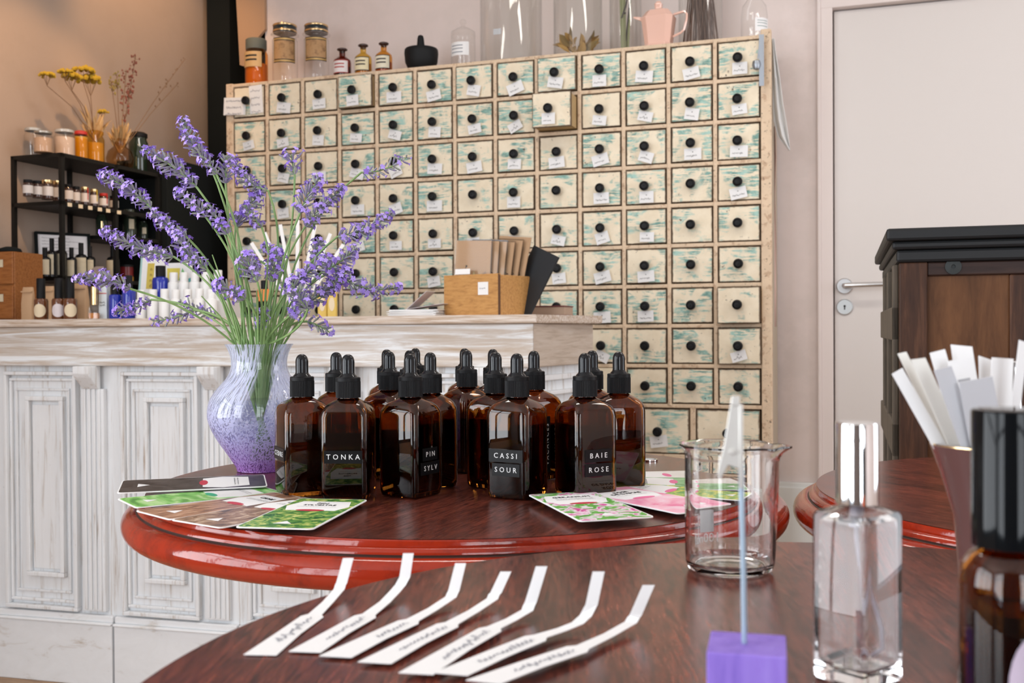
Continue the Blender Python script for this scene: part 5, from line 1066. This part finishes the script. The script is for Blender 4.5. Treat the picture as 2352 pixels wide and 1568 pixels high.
# ------------------------------------------------------------------ cards on the far table
def hexcard(nl, ang, z, name, lab, pic, badge, title, sub, w=.061, l=.134, tilt=0, titlem=None):
    d = Vector((math.cos(R_(ang)), math.sin(R_(ang)))); mb = MB(); r = .004; pts = []
    for cx, cy, a0 in ((w-r, l-r, 0), (r, l-r, 90), (r, r, 180), (w-r, r, 270)):
        for q in range(4): a = R_(a0+q*30); pts.append((cx+r*math.cos(a), cy+r*math.sin(a)))
    mb.prism(pts, 0, .0009, 0)
    t = thing(name, lab, 'card', (nl[0], nl[1], z), R_(ang-90), None); mb.build('card_base', M_paper, t)
    k = .0012; mb = MB(); pin = [(k+(x/w)*(w-2*k), k+(y/l)*(l-2*k)) for x, y in pts]; mb.prism(pin, .0009, .00102, 0); mb.build('picture', pic, t)
    mb = MB(); hx = [(.06*w, .70*l), (.16*w, .56*l), (.84*w, .56*l), (.94*w, .70*l), (.84*w, .88*l), (.16*w, .88*l)]; mb.prism(hx, .00103, .00112, 0); mb.build('white_title_field', M_paper, t); mb = MB()
    mb.prism([(.5*w+.20*w*math.cos(a*.35), .565*l+.030*l*math.sin(a*.35)) for a in range(18)], .00113, .0012, 0); mb.build('oval_badge', badge, t); mb = MB()
    for i, s_ in enumerate(title): text(mb, s_, .0068 if len(s_) < 9 else .0058, Matrix.Translation((.5*w, (.80-.060*i)*l, .0013)), 0)
    for i in range(sub): scrib(mb, .22*w, (.795-.060*len(title)-.022*i)*l+.001, .56*w, .0012, Matrix.Translation((0, 0, .0012)), 0, .00012)
    mb.build('printed_title', M_inkk, t); mb = MB(); mb.prism([(.38*w, .12*l), (.62*w, .12*l), (.50*w, .20*l)], .00113, .0012, 0); mb.build('white_triangle', M_paper, t)
    if tilt: t.rotation_euler = (R_(tilt[0]), R_(tilt[1]), R_(ang-90))
    return t
P_blk = picture('card_black', [(.3, (.02, .018, .018)), (.7, (.10, .09, .085))], 60)
P_grn = picture('card_leaf_green', [(.35, (.08, .32, .05)), (.5, (.22, .60, .12)), (.62, (.50, .78, .34))], 26, 2, (1, 3, 1))
P_brn = picture('card_cedar_bark', [(.36, (.12, .05, .03)), (.52, (.40, .20, .11)), (.66, (.66, .42, .28))], 60, 5, (4, .6, 1))
P_brn2 = picture('card_resin', [(.34, (.09, .05, .03)), (.5, (.30, .17, .10)), (.66, (.62, .46, .33))], 70, 5, (1.5, .8, 1))
P_pin = picture('card_pine_green', [(.36, (.02, .12, .03)), (.5, (.10, .32, .06)), (.60, (.50, .58, .14)), (.72, (.74, .78, .34))], 130, 3)
P_ger = picture('card_geranium', [(.36, (.70, .08, .35)), (.43, (.88, .60, .74)), (.50, (.86, .84, .86)), (.54, (.20, .52, .10)), (.66, (.10, .38, .06))], 80, 2)
P_rose = picture('card_rose', [(.34, (.80, .16, .36)), (.48, (.88, .42, .56)), (.62, (.90, .62, .74)), (.74, (.88, .76, .82))], 26, 3)
P_yg = picture('card_yellow_flowers', [(.38, (.10, .34, .06)), (.48, (.30, .52, .12)), (.56, (.75, .65, .06)), (.66, (.16, .40, .10))], 90, 3)
P_gg = picture('card_green_leaf', [(.36, (.07, .28, .08)), (.5, (.20, .48, .20)), (.64, (.36, .60, .34))], 30, 3)
P_wh = picture('card_white', [(.4, (.70, .68, .64)), (.6, (.82, .80, .78))], 20)
Bred, Bgrn, Bpk = mat('badge_red', (.55, .04, .07), .5), mat('badge_green', (.03, .42, .22), .5), mat('badge_pink', (.80, .16, .35), .5)
z = ZF+.0004
hexcard((-.356, .938), 35, z, 'plant_card', 'green leaf picture card with a green badge under the black card', P_grn, Bgrn, [], 1+1)
hexcard((-.378, 1.010), 16, z+.006, 'plant_card', 'black picture card on top at the far left of the fan', P_blk, Bred, [], 1+1, tilt=(0, 3))
hexcard((-.314, .866), 45, z+.0014, 'plant_card', 'brown wood bark card titled CEDRE in the left fan', P_brn, Bred, ['CEDRE'], 2)
hexcard((-.268, .815), 54, z+.0028, 'plant_card', 'brown resin bark card just left of the pine card', P_brn2, Bred, ['BENJOIN'], 2)
hexcard((-.207, .775), 80.5, z+.0042, 'plant_card', 'green pine card titled PIN SYLVESTRE, topmost of the left fan', P_pin, Bred, ['PIN', 'SYLVESTRE'], 1)
hexcard((.236, 1.045), 186, z, 'plant_card', 'pale white card at the back of the right fan', P_wh, Bpk, [], 1+2)
hexcard((.2277, .972), 174, z+.0014, 'plant_card', 'green leaf card behind the pink rose card in the right fan', P_gg, Bpk, [], 1+2)
hexcard((.196, .884), 152, z+.0028, 'plant_card', 'green card with yellow flowers and pink badge in the right fan', P_yg, Bpk, [], 1+2)
hexcard((.130, .820), 124, z+.0042, 'plant_card', 'pink rose petal card titled ROSE DE DAMAS in the right fan', P_rose, Bpk, ['ROSE', 'DE DAMAS'], 1)
hexcard((.050, .782), 106, z+.0056, 'plant_card', 'pink geranium card titled GERANIUM, topmost of the right fan', P_ger, Bred, ['GERANIUM'], 3)
q = onz(1490, 1058, ZF); mb = MB(); mb.lathe([(.0085, .0004), (.0105, .0004), (.0105, .002), (.0085, .002)], 28); mb.lathe([(0, .0004), (.0086, .0004), (.0086, .001), (0, .001)], 28, 1); tag(mb.build('metal_disc', [M_silver, M_paper], loc=q), 'small flat round metal disc lying behind the right-end dropper bottle', 'disc')
# ------------------------------------------------------------------ scent strips
SS = [((597, 1504), (722, 1412), (782, 1348), (800, 1281)), ((700, 1497), (845, 1412), (920, 1348), (938, 1270)), ((770, 1508), (945, 1425), (1040, 1366), (1058, 1293)), ((860, 1522), (1035, 1432), (1135, 1370), (1162, 1312)), ((955, 1547), (1132, 1442), (1215, 1396), (1244, 1300)), ((1035, 1548), (1238, 1462), (1345, 1420), (1375, 1312)), ((1110, 1566), (1335, 1487), (1455, 1424), (1490, 1343))]
ORD = ['leftmost of the seven on the near table', 'second from the left, reaching the far rim', 'third from the left on the near table', 'fourth, middle one of the seven strips', 'fifth from the left, sharply creased', 'sixth from the left with a soft bend', 'rightmost of the seven, nearest the beaker']
for i, (a, b, c, d) in enumerate(SS):
    zt = ZN+.0006+.0004*i; pa, pb_, = onz(*a, zt), onz(*b, zt); pc_ = onz(c[0], c[1]+4, zt+.0)
    dv = (pb_-pa).normalized(); sd = Vector((dv.y, -dv.x, 0)); rise = .0035
    pc_ = pb_ + (pc_-pb_); pcz = onz(c[0], c[1], ZN+.0045)
    Yc = pcz.y+.004; pd = atY(d[0], d[1], Yc)
    wb, wn = .0058, .0029
    t = thing('scent_strip', 'white paper scent strip with blue handwriting, '+ORD[i], 'scent strip', pa, 0, 'seven white scent strips'); O = pa
    ex = Vector((1, 0, 0))
    m0 = pb_.lerp(pcz, .5)+Vector((0, 0, -.0008)); 
    rows = []
    def row(p, s_, w_, off=Vector((0, 0, 0))): rows.append((p-s_*w_+off-O, p+s_*w_+off-O))
    sE = (sd*.55+ex*.5).normalized()
    row(pa, (sd*.5+ex*.75).normalized(), wb*1.25); row(pa.lerp(pb_, .5)+Vector((0, 0, .0003)), sd, wb); row(pb_-dv*.003, sd, wb); row(pb_+dv*.001, sd, wn+.0006); row(m0, sd, wn); 
    soft = i in (1, 5)
    row(pcz-dv*(.007 if soft else .002)+Vector((0, 0, -.0006)), sE, wn); 
    row(pcz+Vector((0, 0, .0012)), sE, wn); row(pcz.lerp(pd, .15 if not soft else .3)+Vector(((.001 if soft else 0), 0, 0)), ex, wn); row(pd, ex, wn*.98)
    mb = MB(); v = [q for r in rows for q in r]; f = [(2*k, 2*k+1, 2*k+3, 2*k+2) for k in range(len(rows)-1)]; mb.add(v, f)
    o = mb.build('strip', M_paper, t); so = o.modifiers.new('thick', 'SOLIDIFY'); so.thickness = .0003; so.offset = 0
    mb = MB(); an = math.atan2(dv.y, dv.x); rr = random.Random(i+5)
    scrib(mb, 0, -.001, (pb_-pa).length*(.62 if i != 2 else .4), .0036, Matrix.Translation(dv*(pb_-pa).length*(.28 if i != 2 else .5)+Vector((0, 0, .0006))) @ Matrix.Rotation(an, 4, 'Z'), 0, .00022, .0001, rr); mb.build('handwriting', M_ink, t)
# ------------------------------------------------------------------ beaker
bkx, bky = bx_(1675, .607), .607
bk = thing('glass_beaker', 'clear glass laboratory beaker with 100ml marking and pouring lip', 'beaker', (bkx, bky, ZN+.0003), 0)
pr = [(0, .0012), (.018, .0012), (.0215, 0), (.0243, .0015), (.0255, .005), (.0258, .010), (.0258, .066), (.0262, .069), (.0280, .0712), (.0290, .0722), (.0288, .0732), (.0278, .0733), (.0262, .0722), (.0246, .069), (.0243, .064), (.0243, .010), (.0236, .006), (.0215, .0042), (.0190, .0034), (0, .0032)]
mb = MB(); mb.lathe(pr, 64); o = mb.build('glass_wall', M_glass, bk)
for v in o.data.vertices:
    if v.co.z > .060:
        f_ = min(1, (v.co.z-.060)/.012); a = math.atan2(v.co.y, v.co.x)-R_(-12); a = (a+PI) % (2*PI)-PI; g = math.exp(-(a/.28)**2)*f_
        v.co.x *= 1+.22*g; v.co.y *= 1+.22*g; v.co.z -= .0008*g; dip = math.exp(-((abs(a)-.55)/.2)**2)*f_; v.co.z -= .0012*dip
mb = MB(); rb = .02605; M_wp = mat('white_enamel_print', (.92, .92, .92), .5)
def bprint(u0, u1, z0, z1, mi=0):   # around the far side of the beaker
    n = 6; vv = []
    for i in range(n+1):
        a = R_(90)+(-(u0+(u1-u0)*i/n))/rb; vv += [(rb*math.cos(a), rb*math.sin(a), z0), (rb*math.cos(a), rb*math.sin(a), z1)]
    mb.add(vv, [(2*i, 2*i+2, 2*i+3, 2*i+1) for i in range(n)], mi)
u0 = -.0145
bprint(u0-.001, u0+.0095, .0166, .0305)
v, f = text_geo('100ml', .0082); T = Matrix.Identity(4); vv = []
for x, y, z_ in v:
    a = R_(90)+(-(-(x)+u0+.0038))/rb; vv.append((rb*math.cos(a), rb*math.sin(a), .0128+y))
mb.add(vv, f, 0)
for i, zz in enumerate((.010, .016, .022, .028)): bprint(u0-.0065, u0-.0025, zz, zz+.0005)
bprint(u0-.0027, u0-.0022, .010, .0285); mb.build('printed_marking', M_wp, bk)
# ------------------------------------------------------------------ clip stand
cp = Vector((bx_(1714, .3745), .3745, ZN+.0003)); cs = thing('memo_clip', 'purple wooden block with a wire holding an alligator clip', 'memo clip', cp, R_(-14))
M_pur = wood('purple_stain', [(.18, .11, .50), (.27, .17, .62), (.32, .22, .68)], (60, 60, 6), .55)
s_ = .0136; mb = MB(); mb.box(-s_, s_, -s_, s_, 0, .0268); mb.build('wooden_block', M_pur, cs, bevel=.0006)
mb = MB(); wt = .0268; mb.tube([(-.001, 0, wt-.004), (-.0013, 0, wt+.03), (-.0019, 0, wt+.056), (-.0020, 0, wt+.064)], .00105, 10); mb.build('wire', mat('galvanised_wire', (.36, .46, .56), .35, .6), cs)
mb = MB(); zc = wt+.060
for yy in (-.0016, .0010):
    mb.add([(x, y, z_) for y in (yy, yy+.0006) for x, z_ in ((-.0104, zc+.0005), (-.0090, zc-.0008), (-.0064, zc+.0042), (-.0028, zc+.0030), (-.0018, zc-.001), (-.0024, zc+.028), (-.0052, zc+.0285), (-.0078, zc+.012))], [tuple(range(8)), tuple(range(8, 16))[::-1]]+[(i, i+8, (i+1) % 8+8, (i+1) % 8) for i in range(8)])
mb.box(-.0052, -.0024, -.0022, .0016, zc+.0255, zc+.029); mb.box(-.0026, -.0012, -.0022, .0016, zc-.004, zc+.026)
mb.lathe([(0, 0), (.0011, 0), (.0011, .005), (0, .005)], 10, T=Matrix.Translation((-.0050, .0024, zc+.009)) @ Matrix.Rotation(R_(90), 4, 'X'))
mb.build('alligator_clip', mat('nickel', (.74, .73, .69), .42, .85), cs, bevel=.0002)
# ------------------------------------------------------------------ clear perfume bottle
pp_ = Vector((bx_(1968, .417), .417, ZN+.0003)); pf = thing('perfume_bottle', 'clear square glass spray bottle with mirror silver cap', 'perfume bottle', pp_, R_(38))
hs = .0128; mb = MB()
mb.loft([rsq(hs-.001, hs-.001, .0016, 0), rsq(hs, hs, .002, .0012), rsq(hs, hs, .002, .0650), rsq(hs-.0008, hs-.0008, .002, .0668), rsq(.0085, .0085, .005, .0684), rsq(.0062, .0062, .0062, .0692), rsq(.0062, .0062, .0062, .0712), rsq(.0045, .0045, .0045, .0712), rsq(.0045, .0045, .0045, .0675), rsq(.0075, .0075, .004, .0655), rsq(hs-.0026, hs-.0026, .002, .0635), rsq(hs-.0022, hs-.0022, .002, .060), rsq(hs-.0020, hs-.0020, .002, .0075), rsq(hs-.0035, hs-.0035, .002, .0058)]); mb.build('glass_body', M_glass, pf)
mb = MB(); mb.lathe([(.0062, .0705), (.0083, .0700), (.0083, .1018), (.0079, .1024), (0, .1025)], 48); mb.build('cap', M_silver, pf)
mb = MB(); mb.tube([(0, 0, .070), (0, 0, .055), (.001, -.001, .045), (.0035, -.0035, .032), (.0062, -.0060, .020), (.0064, -.0062, .012), (.003, -.002, .0080)], .0009, 8); mb.tube([(0, 0, .072), (0, 0, .060)], .0030, 12); mb.build('spray_tube', mat('milky_tube', (.70, .66, .74), .3, trans=.5), pf)
# amber bottle with black cap
ap = Vector((bx_(2318, .335), .335, ZN+.0003)); ab = thing('amber_spray_bottle', 'round amber glass bottle with tall glossy black cap at right edge', 'bottle', ap)
mb = MB(); mb.lathe([(0, 0), (.0135, 0), (.0150, .002), (.0152, .006), (.0152, .058), (.0145, .0635), (.0118, .0672), (.0085, .069), (.0085, .0725), (.0065, .0725), (.0065, .068), (.0100, .0655), (.0128, .0615), (.0134, .056), (.0134, .007), (.012, .004), (0, .004)], 56); mb.build('glass_body', M_amber, ab)
mb = MB(); mb.lathe([(0, .005), (.0118, .005), (.0128, .0075), (.0128, .050), (0, .050)], 48); mb.build('liquid', M_liq, ab)
glc = mat('gloss_black_cap', (.003, .004, .005), .07); glc.node_tree.nodes['Principled BSDF'].inputs['Specular IOR Level'].default_value = .28
mb = MB(); mb.lathe([(.0080, .0700), (.0114, .0698), (.0114, .1128), (.0110, .1135), (.0104, .1137), (0, .1133)], 56); mb.build('cap', glc, ab)
mb = MB(); cdisc(mb, .0154, .0085, .0175, .028, R_(5)); mb.build('oval_label', mat('lilac_label', (.50, .42, .52), .5), ab)
# strip cup
gp = Vector((bx_(2292, .50), .50, ZN+.0003)); gc = thing('strip_cup', 'flared glossy mauve-brown cup with thin gold rim holding white strips at right', 'cup', gp)
def gy(y): return (CZ-(ZN)) - (y-hz(2292))*.50/F
mb = MB(); mb.lathe([(0, .003), (.014, .001), (.0165, 0), (.0172, .004), (.0178, .025), (.0200, .050), (.0258, .070), (.0305, .0835), (.0298, .0838), (.0248, .070), (.0188, .050), (.0166, .025), (.0160, .009), (0, .008)], 56); mb.build('cup_wall', mat('mauve_brown_glaze', (.13, .065, .06), .08, coat=.5), gc)
mb = MB(); mb.lathe([(.0296, .0832), (.0302, .0836), (.0300, .0843), (.0292, .0840)], 56); mb.build('gold_rim', M_gold, gc)
TS = [((2060, 852), 30, .022, .002, 'leftmost white strip leaning far left out of the cup'), ((2072, 812), 22, .010, .006, 'narrow cream strip standing behind the leftmost one'), ((2110, 828), 34, .006, -.002, 'broad strip second from the left with a folded look'), ((2152, 806), 40, .002, .010, 'tall wide white strip left of centre'), ((2165, 848), 42, .0, -.012, 'grey shaded folded strip in front left of centre'), ((2208, 798), 54, -.004, .014, 'tall white strip at the back centre'), ((2204, 824), 64, -.004, .004, 'wide white strip with a small slot in the centre'), ((2240, 874), 78, -.008, -.014, 'lowest widest grey strip in front centre'), ((2262, 826), 32, -.006, .012, 'narrow white strip right of centre'), ((2302, 822), 54, -.010, .006, 'wide white strip right of centre leaning right'), ((2350, 786), 22, -.012, -.004, 'tallest white strip at the photo right edge')]
for i, ((tx, ty), w, bxo, dy, lab) in enumerate(TS):
    top = atY(tx, ty, .50+dy*1.6); bot = gp+Vector((max(-.009, min(.0115, -(top.x-gp.x)*.25)), dy*.5, .014+.0005*i)); ax = top-bot; side = Vector((1, 0, 0)); ax_n = ax.normalized(); side = (side-ax_n*side.dot(ax_n)).normalized(); w2 = w*.5/F/2*1.0
    t = None; mb = MB(); q = w2*1.05; nrm = ax_n.cross(side).normalized()*.00025
    wb2 = min(w2, .0045); T0 = [bot-side*wb2, bot+side*wb2, bot.lerp(top, .55)+side*w2, top+side*w2*.97, top-side*w2*.9+ax_n*.001*(i % 3), bot.lerp(top, .55)-side*w2]
    nv = len(T0); mb.add([p-nrm for p in T0]+[p+nrm for p in T0], [tuple(range(nv)), tuple(range(nv, 2*nv))[::-1]]+[(k, (k+1) % nv, (k+1) % nv+nv, k+nv) for k in range(nv)])
    if i == 6: c = bot.lerp(top, .9); mb.add([c-side*.003-nrm*2, c+side*.003-nrm*2, c+side*.003-nrm*2+ax_n*.0012, c-side*.003-nrm*2+ax_n*.0012], [(0, 1, 2, 3)], 1)
    tag(mb.build('blotter_strip', [mat('shaded_white_card', (.56, .57, .60), .6) if i in (4, 7) else (mat('warm_white_card', (.80, .79, .74), .6) if i in (1, 2) else M_paper), mat('slot_grey', (.4, .4, .42), .6)]), lab, 'paper strip', 'white strips in the flared cup')  # front strips in shade: their shading is a greyer card colour
sp_ = Vector((bx_(2327, .60), .60, ZN+.0003)); t = thing('slim_spray_bottle', 'slim bottle with silver cap behind the white strips', 'bottle', sp_)
mb = MB(); mb.lathe([(0, 0), (.0060, 0), (.0064, .002), (.0064, .082), (.005, .086), (0, .086)], 24); mb.build('body', M_amber if False else mat('dark_amber_vial', (.06, .02, .01), .1, coat=.6), t)
mb = MB(); mb.lathe([(.0044, .086), (.0046, .0862), (.0046, .1200), (.0042, .1206), (0, .1206)], 24); mb.build('cap', M_silver, t)
bpy.context.view_layer.update()
